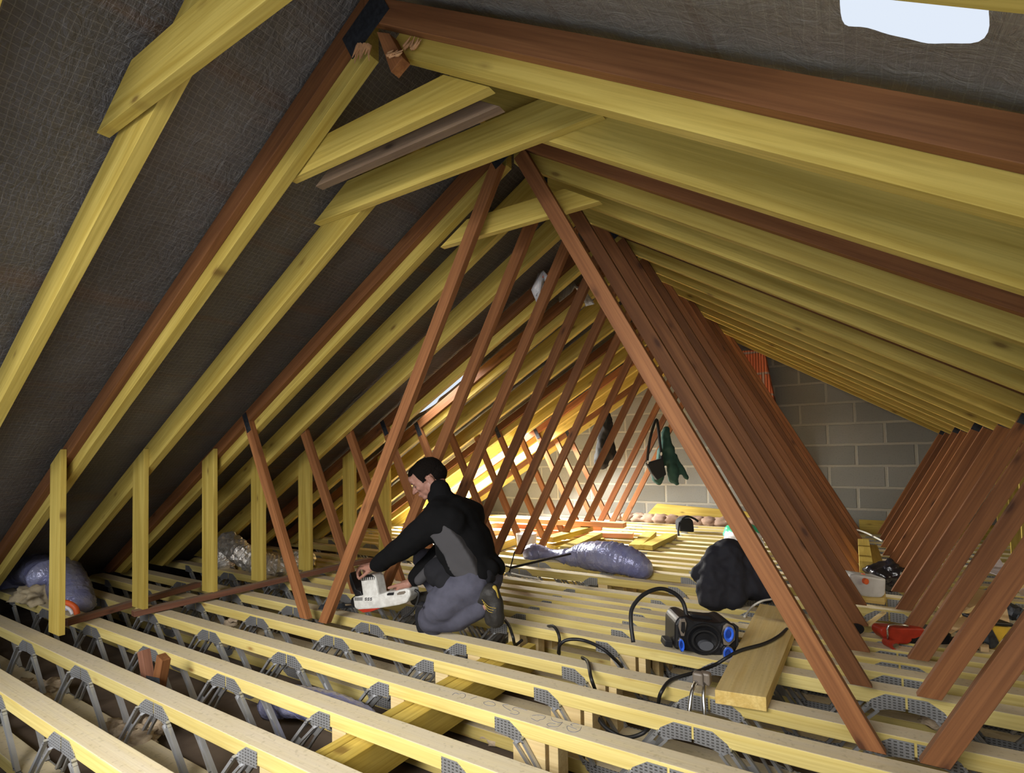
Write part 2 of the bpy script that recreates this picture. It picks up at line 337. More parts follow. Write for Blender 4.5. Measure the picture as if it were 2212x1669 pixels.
def crumple(name, c, rad, mat, parent=None, amp=0.18, seed=1, sub=4, flatz=None, freq=6):
    from mathutils import noise as mn
    bm = bmesh.new(); bmesh.ops.create_icosphere(bm, subdivisions=sub, radius=1)
    for v in bm.verts:
        q = v.co.copy(); k = 1+amp*mn.noise(q*freq/3+Vector((seed*7.1, 0, 0)))*1.6+amp*0.6*mn.noise(q*freq+Vector((0, seed*3.3, 0)))
        v.co = Vector((q.x*rad[0], q.y*rad[1], q.z*rad[2]))*k
        if flatz is not None and v.co.z < flatz: v.co.z = flatz
    return link(name, bm, mat, parent, smooth=True, mw=Matrix.Translation(c))
def copy_tree(o, parent=None):
    c = o.copy(); COL.objects.link(c)
    if parent is not None: c.parent = parent
    for ch in o.children: copy_tree(ch, c)
    return c

# ------------------------------------------------------------------ roof geometry
XA = -1.235; XR = -1.28
def zl(x, c): return c+0.58*(x-XA)
def zr(x, c): return c-0.62*(x-XA)
AL, AR = math.atan(0.58), -math.atan(0.62)
def underlay_mesh(name, side, mat, x0, x1, holes, nx=150, ny=230, ya=-0.9, yb=7.1):
    from mathutils import noise as mn
    bm = bmesh.new(); g = []
    for i in range(nx+1):
        row = []
        for j in range(ny+1):
            x = x0+(x1-x0)*i/nx; y = ya+(yb-ya)*j/ny
            z = zl(x, 2.462) if side < 0 else zr(x, 2.408)
            ph = ((y-0.362) % 0.4115)/0.4115
            sag = 0.016*math.sin(math.pi*ph)**2
            z += 0.012-sag*0.2+0.010*mn.noise(Vector((x*2.5, y*9, 3*side)))*math.sin(math.pi*ph)+0.005*mn.noise(Vector((x*11, y*3, 8)))
            row.append(bm.verts.new((x, y, z)))
        g.append(row)
    for i in range(nx):
        for j in range(ny):
            x = x0+(x1-x0)*(i+.5)/nx; y = ya+(yb-ya)*(j+.5)/ny
            if any(a+0.04*mn.noise(Vector((y*14, 1, 1))) < x < b_+0.05*mn.noise(Vector((y*17, 5, 1))) and c_+0.03*mn.noise(Vector((x*15, 2, 4))) < y < d_+0.03*mn.noise(Vector((x*13, 9, 4))) for a, b_, c_, d_ in holes): continue
            bm.faces.new((g[i][j], g[i+1][j], g[i+1][j+1], g[i][j+1]))
    bmesh.ops.delete(bm, geom=[v for v in bm.verts if not v.link_faces], context='VERTS')
    for _ in range(4):
        mv = {}
        for v in bm.verts:
            if v.is_boundary and ya+.01 < v.co.y < yb-.01 and min(x0, x1)+.01 < v.co.x < max(x0, x1)-.01:
                nb = [e.other_vert(v) for e in v.link_edges if e.is_boundary]
                if len(nb) == 2: mv[v] = v.co*0.4+(nb[0].co+nb[1].co)*0.3
        for v, c in mv.items(): v.co = c
    o = link(name, bm, mat, smooth=True)
    return o
ul = underlay_mesh('ceiling', -1, M['underL'], XR, -6.4, [(-3.25, -2.7, 3.36, 3.62), (-5.0, -3.45, 5.0, 6.3)]); tag(ul, 'dark reinforced roof underlay on the left slope behind the rafters', 'roof lining', kind='structure')
ur = underlay_mesh('ceiling', 1, M['underR'], XR, 3.0, [(0.01, 0.185, 0.80, 1.06)], 330, 420); tag(ur, 'grey foil underlay on the right slope, torn open at the top right', 'roof lining', kind='structure')
# gable wall
bm = bmesh.new(); poly_bm(bm, [(-6.6, -0.45), (3.2, -0.45), (3.2, 0.0), (XR, 2.6), (-6.6, -0.35)], 7.1, 7.3)
tag(link('wall_back', bm, M['block']), 'grey concrete block gable wall at the far end', 'wall', kind='structure')
bm = bmesh.new(); box_bm(bm, (-6.8, 0.3, -0.36), (3.2, 7.1, -0.315))
tag(link('floor', bm, M['floor']), 'dusty brown ceiling boards below the joists', 'floor', kind='structure')
bm = bmesh.new(); poly_bm(bm, [(-1.78, 2.16), (-0.88, 2.10), (-0.56, 0.02), (-0.76, 0.02), (-0.99, 0.75), (-1.54, 1.95)], 6.98, 7.1)
tag(link('masonry_pier', bm, M['brick'], bevel=0.003), 'orange ribbed hollow-brick pier against the grey block gable', 'pier')

# ------------------------------------------------------------------ roof trusses, rafters, collars, struts
TY = [0.362, 0.768, 1.174, 1.58, 2.0, 2.40, 2.80, 3.20, 3.61, 4.03, 4.45, 4.88, 5.31, 5.74, 6.17, 6.60]
TB, TW = 0.036, 0.045
def raft_pts(side, c0, c1, x0_, x1_, zmin=0.004):
    z = zl if side < 0 else zr
    if 0 < x1_ < 1: return [(x0_, z(x0_, c0)), (x1_, z(x1_, c0)), (x1_, z(x1_, c1)), (x0_, z(x0_, c1))]
    xa = (XA-(c0-zmin)/0.58) if side < 0 else (XA+(c0-zmin)/0.62); xb = (XA-(c1-zmin)/0.58) if side < 0 else (XA+(c1-zmin)/0.62)
    return [(x0_, z(x0_, c0)), (xa, zmin), (xb, zmin), (x0_, z(x0_, c1))]
BROWN_FRONT = {2, 4, 7, 8, 11, 13, 15}
def web_pts(x0_, z0_, x1_, z1_, w_):
    d = Vector((x1_-x0_, z1_-z0_)); d.normalize(); n = Vector((-d.y, d.x))*w_/2
    # foot cut horizontally
    hx_ = w_/2/abs(d.y)
    return [(x0_-hx_, z0_), (x0_+hx_, z0_), (x1_-n.x, z1_-n.y), (x1_+n.x, z1_+n.y)] if d.x*d.y < 0 or True else None
def mk_web(parent, x0_, z0_, x1_, z1_, y, w_=0.062):
    d = Vector((x1_-x0_, z1_-z0_)); d.normalize(); n = Vector((-d.y, d.x))*w_/2; hx_ = w_/2/abs(d.y)
    a = (x1_-n.x, z1_-n.y); b_ = (x1_+n.x, z1_+n.y)
    pts = [(x0_-hx_, z0_), (x0_+hx_, z0_)] + ([a, b_] if a[0] > b_[0] else [b_, a])
    return prism('web', pts, y, y+TB, math.atan2(d.y, d.x), M['brown'], parent)
def gusset(parent, cx, cz, y, ang, wx, wz):
    ca, sa = math.cos(ang), math.sin(ang)
    pts = [(cx+a*ca-b_*sa, cz+a*sa+b_*ca) for a, b_ in ((-wx/2, -wz/2), (wx/2, -wz/2), (wx/2, wz/2), (-wx/2, wz/2))]
    return prism('nail_plate', pts, y-0.0025, y-0.0002, ang, M['plate'], parent, bevel=0)
no = 0
for k, Y in enumerate(TY):
    if k < 2 or k == 3: continue
    t = empty('roof_truss', (XR, Y, 0))
    inv = Matrix.Translation((XR, Y, 0)).inverted()
    xe = -6.1
    parts = []
    parts.append(prism('rafter_chord', raft_pts(-1, 2.443, 2.357, XR, 0), Y, Y+TB, AL, M['brown']))
    xe2 = 2.9
    parts.append(prism('rafter_chord', raft_pts(1, 2.39, 2.305, XR+.001, 2.9), Y, Y+TB, AR, M['brown']))
    if k >= 4:
        yo = Y+0.0002
        fz = 0.0 if k == 4 else 0.045; fd = fz*0.56
        parts.append(mk_web(None, -2.57+fd, fz, -1.33, 2.26, yo)); parts.append(mk_web(None, 0.01-fd, fz, -1.21, 2.26, yo))
        parts.append(mk_web(None, -2.735-fd, fz, -3.31, 1.175, yo)); parts.append(mk_web(None, 0.16+fd, fz, 0.745, 1.095, yo))
        parts.append(gusset(None, -3.30, 1.165, Y, math.atan2(1.15, -0.56), 0.13, 0.045))
        parts.append(gusset(None, 0.73, 1.085, Y, math.atan2(1.09, 0.56), 0.13, 0.05))
    else:
        parts.append(prism('web_stub', [(-1.225, 2.27), (-1.17, 2.24), (-1.115, 2.14), (-1.165, 2.115)], Y, Y+TB, -1.1, M['brown']))
    parts.append(gusset(None, XR+0.005, 2.315, Y, 0.5, 0.19, 0.10))
    for p in parts:
        mw = p.matrix_basis.copy(); p.parent = t; p.matrix_basis = inv @ mw
    lab = {2: 'red-brown truss nearest the camera with its webs sawn off below the ridge plate', 4: 'red-brown roof truss whose long webs frame the kneeling man, nearest with webs'}.get(k)
    if lab is None:
        no += 1; lab = 'red-brown webbed roof truss, %s one behind the truss framing the man' % ORD[no-1]
    tag(t, lab, 'roof truss', 'old roof trusses')
for k, Y in enumerate(TY):
    if k in BROWN_FRONT: ya = Y+TB+0.001
    elif k in (0, 1, 3): ya = Y
    else: ya = Y-TW-0.001
    o = prism('rafter', raft_pts(-1, 2.443, 2.290, XR-0.02, -6.1), ya, ya+TW, AL, M['yellow'])
    tag(o, 'yellow treated rafter on the left slope, %s counted from the camera' % ORD[k], 'rafter', 'yellow rafters of the left slope')
    xe = 0.76 if k >= 11 else 2.9
    c1 = 2.262 if k == 1 else 2.232
    if k == 1: ya = 0.725
    if k == 2: q_ = raft_pts(1, 2.39, c1, XR, xe); pts = [(-1.10, zr(-1.10, 2.39)), q_[1], q_[2], (-1.19, zr(-1.19, c1)), (-1.215, zr(-1.19, c1)+0.02)]
    else: pts = raft_pts(1, 2.39, c1, XR+0.02, xe)
    o = prism('rafter', pts, ya, ya+TW, AR, M['yellow'])
    tag(o, 'yellow treated rafter on the right slope, %s counted from the camera' % ORD[k], 'rafter', 'yellow rafters of the right slope')
    if k >= 2:
        ps = ya-0.001-0.028 if k not in BROWN_FRONT else Y-0.029
        xc = -3.64; zb_ = 0.002 if k == 2 else 0.04
        o = prism('strut', [(xc-0.145, zb_), (xc, zb_), (xc, zl(xc, 2.40)), (xc-0.145, zl(xc-0.145, 2.40))], ps, ps+0.028, math.pi/2, M['yellow'])
        if k > 8: bpy.data.objects.remove(o)
        else: tag(o, 'upright yellow board under the left rafters, %s counted from the camera' % ORD[k-2], 'strut', 'upright boards under the left slope')
        if k >= 3:
            xc = 1.07
            o = prism('strut', [(xc, 0.0), (xc+0.145, 0.0), (xc+0.145, zr(xc+0.145, 2.34)), (xc, zr(xc, 2.34))], ps, ps+0.028, math.pi/2, M['yellow'])
            tag(o, 'upright yellow board under the right rafters, %s counted from the camera' % ORD[k-3], 'strut', 'upright boards under the right slope')
# collar ties: (y0, x left at bottom, x right at bottom, z bottom, z top)
def collar(y0, xl, xr_, zb, zt, mat, label, th=0.036):
    dz = zt-zb
    pts = [(xl, zb), (xr_, zb), (xr_-dz/0.62*1.0, zt), (xl+dz/0.58*1.0, zt)]
    return tag(prism('collar_tie', pts, y0, y0+th, 0.0, mat), label, 'collar tie', 'collar ties near the ridge')
collar(0.72, -2.02, -0.62, 1.99, 2.13, M['yellow'], 'yellow collar tie at the upper left, nearest the camera')
collar(1.262, -1.80, -0.86, 2.0, 2.105, M['yellow'], 'yellow collar tie just behind the first brown truss')
collar(1.345, -1.75, -0.88, 1.995, 2.09, M['grey_wood'], 'weathered grey-brown collar tie tucked behind a yellow one')
collar(1.542, -2.02, -0.63, 1.985, 2.115, M['yellow'], 'long yellow collar tie with nail holes above the nearest long webs')
collar(2.085, -1.74, -0.87, 1.985, 2.085, M['yellow'], 'yellow collar tie passing behind the nearest pair of long brown webs')
# board at the foot of the gable on the right, wall plate
tag(beam('wall_plate', (0.0, 7.02, 0.03), (2.9, 7.02, 0.03), 0.05, 0.20, M['yellow'], bevel=0.002), 'yellow board on edge along the foot of the gable at right', 'board')

# ------------------------------------------------------------------ metal-web joists
JX0, JX1 = -5.46, 2.58
def web_unit(L):
    bm = bmesh.new()
    def plate(pts): poly_bm(bm, pts, -0.0022, 0.0)
    c = L/2
    plate([(0.004, -0.010), (0.065, -0.010), (0.112, -0.040), (0.125, -0.062), (0.098, -0.080), (0.06, -0.066), (0.004, -0.062)])
    plate([(L-0.004, -0.010), (L-0.065, -0.010), (L-0.112, -0.040), (L-0.125, -0.062), (L-0.098, -0.080), (L-0.06, -0.066), (L-0.004, -0.062)][::-1])
    plate([(c-0.105, -0.232), (c-0.06, -0.243), (c+0.06, -0.243), (c+0.105, -0.232), (c+0.085, -0.272), (c+0.045, -0.292), (c-0.045, -0.292), (c-0.085, -0.272)])
    for sgn in (1, -1):
        X = (lambda x: x) if sgn > 0 else (lambda x: L-x)
        def rail(p, q, w_=0.011, d=0.014):
            a = Vector((X(p[0]), 0, p[1])); b_ = Vector((X(q[0]), 0, q[1])); t = (b_-a).normalized(); n = Vector((-t.z, 0, t.x))*w_/2
            vs = []
            for s_, yy in ((1, 0), (-1, 0), (-1, -d), (1, -d)):
                vs.append((bm.verts.new(a+n*s_+Vector((0, yy, 0))), bm.verts.new(b_+n*s_+Vector((0, yy, 0)))))
            for i in range(4):
                u, v = vs[i], vs[(i+1) % 4]; bm.faces.new((u[0], v[0], v[1], u[1]))
            bm.faces.new([v[0] for v in vs]); bm.faces.new([v[1] for v in vs][::-1])
        e0, e1 = (0.118, -0.052), (c-0.050, -0.245)
        f0, f1 = (0.088, -0.074), (c-0.092, -0.250)
        m0 = tuple(e0[i]+(e1[i]-e0[i])*0.42 for i in (0, 1)); m1 = tuple(e0[i]+(e1[i]-e0[i])*0.62 for i in (0, 1))
        n0 = tuple(f0[i]+(f1[i]-f0[i])*0.42+(0.007, 0.004)[i] for i in (0, 1)); n1 = tuple(f0[i]+(f1[i]-f0[i])*0.62+(0.007, 0.004)[i] for i in (0, 1))
        rail(e0, e1); rail(f0, n0, 0.009, 0.010); rail(n0, n1, 0.009, 0.010); rail(n1, f1, 0.009, 0.010)
        pl = [(X(p[0]), p[1]) for p in (m0, m1, n1, n0)]; plate(pl)
    return bm
me_l = link('web', web_unit(0.69), M['web']); me_r = link('web', web_unit(0.63), M['web'])
JW = 0.085
def make_joist():
    t = empty('joist', (0, 0, 0))
    def chord(z0_, z1_, nm, cham):
        bm = bmesh.new()
        pts = [(JX0, z0_), (JX1, z0_), (JX1, z1_), (JX0+cham, z1_), (JX0, z1_-cham*0.4)] if cham else [(JX0, z0_), (JX1, z0_), (JX1, z1_), (JX0, z1_)]
        poly_bm(bm, pts, -JW, 0); return link(nm, bm, M['joist'], t, bevel=0.003)
    chord(-0.055, 0.0, 'top_chord', 0.10); chord(-0.300, -0.245, 'bottom_chord', 0)
    first = {}
    for src, L, xs in ((me_l, 0.69, [-1.657-0.69*(i+1) for i in range(5)]), (me_r, 0.63, [-1.135+0.63*i for i in range(6)])):
        for x in xs:
            for face in (0, 1):
                if src.name in first: w_ = src.copy(); COL.objects.link(w_)
                else: w_ = src; first[src.name] = 1
                w_.parent = t; w_.location = (x, -JW-0.0006, 0) if face == 0 else (x, 0.0006+0.0022, 0)
                if face == 1: w_.scale = (1, 1, 1)
    for x0_, x1_ in ((-1.66, -1.585), (-1.06, -0.93), (-0.915, -0.88)):
        bm = bmesh.new(); box_bm(bm, (x0_, -JW+0.006, -0.245), (x1_, -0.006, -0.055)); o = link('end_block', bm, M['pale'], t, bevel=0.002)
    return t
JY = [0.545, 0.835, 1.125, 1.41, 1.706, 1.986, 2.231, 2.60, 2.80, 2.963, 3.117, 3.257, 3.456, 3.834, 4.15, 4.38, 4.545, 4.75, 4.97, 5.19, 5.42, 5.65, 5.92, 6.14, 6.38, 6.62, 6.86]
proto = make_joist()
for i, y in enumerate(JY):
    j = proto if i == 0 else copy_tree(proto)
    j.location = (0, y, 0)
    tag(j, 'pale yellow floor joist with steel webs, %s row counted from the camera' % ORD[i], 'joist', 'metal-web floor joists')
# strongback planks threaded between the joists
for i, (xa, xb, ya, yb, zt) in enumerate(((-1.580, -1.535, 0.45, 2.42, -0.060), (-1.533, -1.488, 0.55, 2.38, -0.062), (-1.486, -1.441, 0.45, 2.45, -0.060))):
    bm = bmesh.new(); L = yb-ya; box_bm(bm, (-L/2, -0.0225, -0.065), (L/2, 0.0225, 0.065))
    mw = Matrix.Translation(((xa+xb)/2, (ya+yb)/2, zt-0.065)) @ Matrix.Rotation(math.pi/2, 4, 'Z')
    tag(link('strongback', bm, M['yellow'], bevel=0.002, mw=mw), ('left', 'middle', 'right')[i]+' of three bright yellow planks running crosswise below the joist tops', 'plank', 'planks threaded through the joists')

# ------------------------------------------------------------------ pencil marks on the fifth joist row
def near_xy(p, w_=None): return p
def mk_lines(name, segs, ox, oy, sc, z, rad, mat, parent):
    bm = bmesh.new()
    for s_ in segs:
        pts = [PZ(ox+x/sc, oy+y/sc, z) for x, y in s_]
        c = spline(pts, 5)
        for a, b_ in zip(c[:-1], c[1:]):
            if (b_-a).length > 1e-5: cyl_bm(bm, a, b_, rad, rad, 5)
    o = link(name, bm, mat); mw = Matrix.Translation(parent.location).inverted(); o.parent = parent; o.matrix_basis = mw; return o
joists = [o for o in COL.objects if o.name.startswith('joist')]
j5 = min(joists, key=lambda o: abs(o.location.y-1.706))
o = mk_lines('pencil_mark', [[(110, 265), (150, 238), (205, 250)], [(215, 245), (262, 240), (295, 262), (280, 300), (235, 312)], [(365, 325), (410, 305), (455, 290)],
    [(620, 350), (550, 372), (590, 405), (680, 418), (715, 400), (690, 370), (620, 350)], [(900, 400), (820, 403), (850, 440), (935, 490)], [(920, 520), (1000, 540), (1050, 520), (1020, 490), (955, 465), (1010, 440), (1165, 480)],
    [(1230, 555), (1330, 545), (1415, 565), (1395, 600), (1345, 612)], [(1215, 590), (1300, 630), (1345, 612)], [(1500, 580), (1520, 620), (1600, 650), (1650, 650)],
    [(1560, 670), (1480, 660), (1440, 680), (1480, 705), (1580, 710), (1620, 690), (1660, 645)], [(1890, 680), (1830, 665), (1775, 680), (1800, 700)],
    [(1860, 745), (1790, 720), (1745, 700), (1720, 712), (1745, 765), (1830, 785), (1900, 760), (1925, 710)]], 960, 1460, 6.506, 0.0003, 0.0009, M['pencil'], j5)
tag(o, 'looping pencil writing on the joist top')

# ------------------------------------------------------------------ loose timber
def slab(name, px, ztop, th, mat, label, cat, group=None, bevel=0.002, ax=None):
    P = [PZ(x, y, ztop) for x, y in px]; c = sum(P, Vector())/len(P)
    d = (P[1]-P[0]) if ax is None else (P[ax[1]]-P[ax[0]]); a = math.atan2(d.y, d.x)
    ro = Matrix.Rotation(-a, 3, 'Z'); bm = bmesh.new()
    T = [bm.verts.new(ro @ (p-c)) for p in P]; B = [bm.verts.new(ro @ (p-c)-Vector((0, 0, th))) for p in P]
    bm.faces.new(T); bm.faces.new(B[::-1]); n = len(P)
    for i in range(n): bm.faces.new((T[i], B[i], B[(i+1) % n], T[(i+1) % n]))
    o = link(name, bm, mat, bevel=bevel, mw=Matrix.Translation(c) @ Matrix.Rotation(a, 4, 'Z'))
    return tag(o, label, cat, group) if label else o
slab('plank', [(1544, 1489), (1655, 1506), (1731, 1318), (1641, 1303)], 0.052, 0.050, M['plank'], 'thick pale plank lying across the joists beside the radio', 'plank', ax=(0, 3))
def stick(p0, p1, wd, th, mat, name, label, cat, group=None, roll_=0.0):
    o = beam(name, p0, p1, wd, th, mat); 
    return tag(o, label, cat, group)
stick(PZ(140, 1345, 0.02), PZ(428, 1262, 0.035), 0.055, 0.034, M['old'], 'batten', 'loose red-brown batten on the joists, the shorter one at far left', 'batten', 'loose brown battens')
stick(PZ(287, 1325, 0.022), PZ(800, 1208, 0.06), 0.055, 0.034, M['old'], 'batten', 'long loose red-brown batten on the joists, reaching behind the foot of the first long web', 'batten', 'loose brown battens')
# two sawn-off stubs between the joists
st = empty('sawn_stub', (-2.50, 1.16, -0.25))
def sub_beam(name, p0, p1, w_, t_, mat, parent, up=(0, 0, 1)):
    o = beam(name, p0, p1, w_, t_, mat, up=up); mb = o.matrix_basis.copy(); o.parent = parent; o.matrix_basis = Matrix.Translation(parent.location).inverted() @ mb; return o
def adopt(o, parent):
    mb = o.matrix_basis.copy(); o.parent = parent; o.matrix_basis = parent.matrix_basis.inverted() @ mb; return o
st.location = (-2.52, 1.19, -0.2)
sub_beam('left_leg', PY(326, 1500, 1.21), PY(310, 1404, 1.21), 0.036, 0.050, M['old'], st, up=(1, 0, 0))
sub_beam('right_leg', PY(338, 1510, 1.19), PY(354, 1418, 1.19), 0.036, 0.054, M['brown'], st, up=(1, 0, 0))
sub_beam('nail_plate', PY(316, 1470, 1.145), PY(345, 1476, 1.145), 0.002, 0.045, M['plate'], st)
tag(st, 'pair of sawn-off brown truss stubs rising between two near joists', 'timber stub')
# far piles
bd = 'yellow offcuts piled on the joists'
def px_beam(a, b_, wd, th, mat, name, label, cat, group=None, z=0.03): return tag(beam(name, PZ(*a, z), PZ(*b_, z), wd, th, mat), label, cat, group)
pile = [((1190, 1183), (1282, 1163), 0.03, 'lowest yellow offcut at the left of the pile behind the duct'), ((1208, 1192), (1296, 1166), 0.03, 'yellow offcut at the front of the pile behind the duct'),
        ((1222, 1186), (1290, 1155), 0.09, 'yellow offcut lying across the middle of the pile behind the duct'), ((1185, 1165), (1272, 1141), 0.10, 'topmost yellow offcut of the pile behind the duct'),
        ((1240, 1196), (1304, 1170), 0.035, 'yellow offcut at the right of the pile, nearest the duct')]
for a, b_, z, lab in pile: px_beam(a, b_, 0.11, 0.05, M['yellow'], 'offcut', lab, 'offcut', bd, z)
px_beam((1372, 1181), (1406, 1152), 0.12, 0.045, M['yellow'], 'offcut', 'short yellow board, left of the two crossed on the far joists', 'offcut', 'two yellow boards on far joists', 0.025)
px_beam((1396, 1182), (1451, 1156), 0.12, 0.045, M['yellow'], 'offcut', 'short yellow board, right of the two crossed on the far joists', 'offcut', 'two yellow boards on far joists', 0.03)
px_beam((1060, 1178), (1100, 1164), 0.25, 0.07, M['yellow'], 'offcut', 'brightly lit yellow offcut on the joists just right of the kneeling man', 'offcut', None, 0.04)
for i, (a, b_, z) in enumerate((((1060, 1120), (1350, 1134), 0.16), ((1060, 1148), (1368, 1156), 0.03), ((1050, 1134), (1300, 1140), 0.08))):
    px_beam(a, b_, 0.12, 0.05, M['pink'], 'board', ('top', 'front', 'middle')[i]+' pinkish board of the stack lying below the gable wall', 'board', 'pinkish boards below the gable', z)
# yellow board leaning on the gable
P = [PY(x, y, 7.02) for x, y in ((1400, 1109), (1421, 1087), (1612, 1104), (1648, 1132), (1560, 1127))]
tag(prism('board', [(p.x, p.z) for p in P], 6.985, 7.02, -0.05, M['yellow']), 'yellow board with a slanted end propped against the gable', 'board')
# two timbers standing on edge behind the white container
tag(beam('beam_offcut', PZ(1872, 1242, 0.09), PZ(1866, 1188, 0.09), 0.075, 0.18, M['yellow']), 'left of two bright yellow beam ends behind the white jug', 'beam', 'pair of beam ends')
tag(beam('beam_offcut', PZ(1898, 1246, 0.075), PZ(1884, 1196, 0.075), 0.070, 0.15, M['yellow']), 'right of two bright yellow beam ends behind the white jug', 'beam', 'pair of beam ends')
tag(beam('beam_offcut', PZ(1832, 1282, 0.03), PZ(1912, 1292, 0.03), 0.10, 0.055, M['plank']), 'flat board carrying the white plastic jug', 'board')
# paper packing along the gable foot
from mathutils import noise as mnoise
bm = bmesh.new()
for i in range(16):
    x = -2.75+i*0.15
    r = bmesh.ops.create_icosphere(bm, subdivisions=3, radius=1)
    for v in r['verts']:
        q = v.co.copy(); k = 1+0.35*mnoise.noise(q*2+Vector((i*3.1, 0, 0)))
        v.co = Vector((x+q.x*0.13*k, 6.90+q.y*0.09*k, 0.045+q.z*0.065*k))
tag(link('paper_packing', bm, M['paper'], smooth=True), 'crumpled brown paper packing along the foot of the gable', 'paper', kind='stuff')
# insulation scraps
def scraps(lst, label):
    bm = bmesh.new()
    for i, (u, v, z) in enumerate(lst):
        p = PZ(u, v, z); s_ = random.uniform(0.03, 0.06); r = bmesh.ops.create_icosphere(bm, subdivisions=3, radius=1)
        for vv in r['verts']:
            q = vv.co.copy(); k = 1+0.5*mnoise.noise(q*2.3+Vector((i*3.1, 0, 0)))+0.25*mnoise.noise(q*6+Vector((i*1.7, 0, 0))); vv.co = p+Vector((q.x*s_*1.3, q.y*s_, q.z*s_*0.6))*k
    tag(link('insulation_scraps', bm, M['insul'], smooth=True), label, 'insulation', kind='stuff')
scraps([(95+random.uniform(-60, 60), 1500+random.uniform(-25, 25), -0.24) for _ in range(8)]+[(230+random.uniform(-90, 110), 1585+random.uniform(-20, 30), -0.26) for _ in range(18)], 'beige mineral wool scraps lying between the nearest joists at the left')
scraps([(505, 1338, -0.08), (500, 1345, -0.14)], 'pale tuft of mineral wool poking up between joists left of the webs')
scraps([(1130, 1570, -0.29), (1190, 1600, -0.29), (1240, 1560, -0.3), (1070, 1590, -0.29)], 'mineral wool scraps deep between the middle foreground joists')
scraps([(2020, 1560, -0.16), (2040, 1568, -0.2)], 'mineral wool tuft beside the nearest right web')

# ------------------------------------------------------------------ ducts
o = tube('flexible_duct', [PZ(1138, 1200, 0.03), PZ(1160, 1192, 0.05), PZ(1200, 1197, 0.05), PZ(1232, 1203, 0.05), PZ(1262, 1200, 0.07), PZ(1310, 1202, 0.10), PZ(1352, 1210, 0.09), PZ(1385, 1226, 0.04), PZ(1392, 1236, -0.03)],
         lambda t: 0.055+0.065*math.sin(math.pi*min(1, max(0, (t-0.35)/0.6)))**0.7 if t > .35 else 0.06+0.02*math.sin(t*20), M['ductblue'], sides=22, n=14, ribs=0.02, ribp=3, crink=0.05)
tag(o, 'blue-grey insulated duct humped over the joists in mid floor', 'duct')
g = empty('flexible_duct', PZ(100, 1300, 0.05))
adopt(tube('sleeve', [PZ(28, 1262, 0.02), PZ(36, 1238, 0.08), PZ(75, 1228, 0.16), PZ(105, 1245, 0.16)], 0.11, M['ductblue'], sides=22, n=12, ribs=0.02, crink=0.04), g)
adopt(tube('sleeve', [PZ(62, 1215, 0.05), PZ(90, 1208, 0.13), PZ(125, 1225, 0.14), PZ(146, 1262, 0.10), PZ(158, 1300, 0.02), PZ(160, 1318, -0.03)], 0.115, M['ductblue'], sides=22, n=12, ribs=0.02, crink=0.04), g)
cwd = WZ(140, 1316, 0.03)*0.985
adopt(tube('orange_collar', [PW(118, 1303, cwd), PW(135, 1300, cwd), PW(152, 1304, cwd), PW(163, 1313, cwd), PW(167, 1326, cwd)], 0.016, M['orange'], sides=10, n=8), g)
adopt(tube('inner_lining', [PW(118, 1311, cwd), PW(136, 1309, cwd), PW(150, 1315, cwd), PW(157, 1326, cwd)], 0.010, M['wrap'], sides=8, n=8), g)
tag(g, 'blue-grey insulated duct with an orange collar at far left under the eaves', 'duct')
tag(crumple('paper_bag', PZ(78, 1283, 0.05), (0.13, 0.10, 0.07), M['fleshbag'], amp=0.35, seed=4, freq=7), 'crumpled beige paper in front of the blue duct at far left', 'paper')
o = tube('foil_duct', [PZ(486, 1232, -0.02), PZ(484, 1212, 0.05), PZ(488, 1190, 0.12), PZ(505, 1190, 0.12)], 0.075, M['foil'], sides=26, n=12, ribs=0.07, crink=0.10)
tag(o, 'crinkled silver foil duct bending down into the joists', 'duct', 'silver foil ducts')
o = tube('foil_duct', [PZ(490, 1168, 0.22), PZ(515, 1190, 0.18), PZ(545, 1210, 0.12), PZ(570, 1218, 0.08), PZ(610, 1222, 0.05), PZ(668, 1206, 0.06)], 0.085, M['foil'], sides=26, n=10, ribs=0.07, crink=0.10)
tag(o, 'longer silver foil duct lying behind the upright yellow boards', 'duct', 'silver foil ducts')
o = tube('flexible_duct', [Vector((-2.35, 1.54, -0.22)), Vector((-2.15, 1.52, -0.15)), Vector((-1.95, 1.51, -0.12)), Vector((-1.75, 1.52, -0.13)), Vector((-1.63, 1.5, -0.16)), Vector((-1.6, 1.5, -0.2))], 0.065, M['ductblue'], sides=22, n=10, ribs=0.02, crink=0.05)
tag(o, 'blue duct running in the gap between two near joists', 'duct')

# ------------------------------------------------------------------ cables
def cable(name, pts, r_, mat, label, n=8): return tag(tube(name, pts, r_, mat, sides=8, n=n), label, 'cable')
cable('cable', [PW(1368, 1387, 2.35), PW(1363, 1345, 2.38), PW(1366, 1312, 2.42), PW(1390, 1284, 2.46), PW(1425, 1271, 2.5), PW(1455, 1280, 2.52), PW(1475, 1300, 2.52), PW(1484, 1332, 2.50)], 0.0095, M['rubber'], 'thick black hose arching up beside the radio')
cable('cable', [PZ(1184, 1352, 0.0), PZ(1195, 1352, 0.03), PZ(1205, 1365, 0.02), PZ(1209, 1385, -0.02), PZ(1206, 1410, -0.1)], 0.008, M['rubber'], 'short black cable hooking over the joist right of the boots')
cable('cable', [PZ(1208, 1412, -0.1), PZ(1210, 1392, -0.01), PZ(1228, 1381, 0.02), PZ(1262, 1383, 0.02), PZ(1300, 1400, 0.01), PZ(1330, 1425, -0.05), PZ(1345, 1440, -0.12)], 0.008, M['rubber'], 'black cable looped over the joists in the middle foreground')
cable('cable', [PZ(1258, 1420, -0.04), PZ(1270, 1430, 0.01), PZ(1276, 1460, 0.012), PZ(1283, 1482, -0.03), PZ(1290, 1500, -0.12)], 0.008, M['rubber'], 'black cable draped down over the front of one joist')
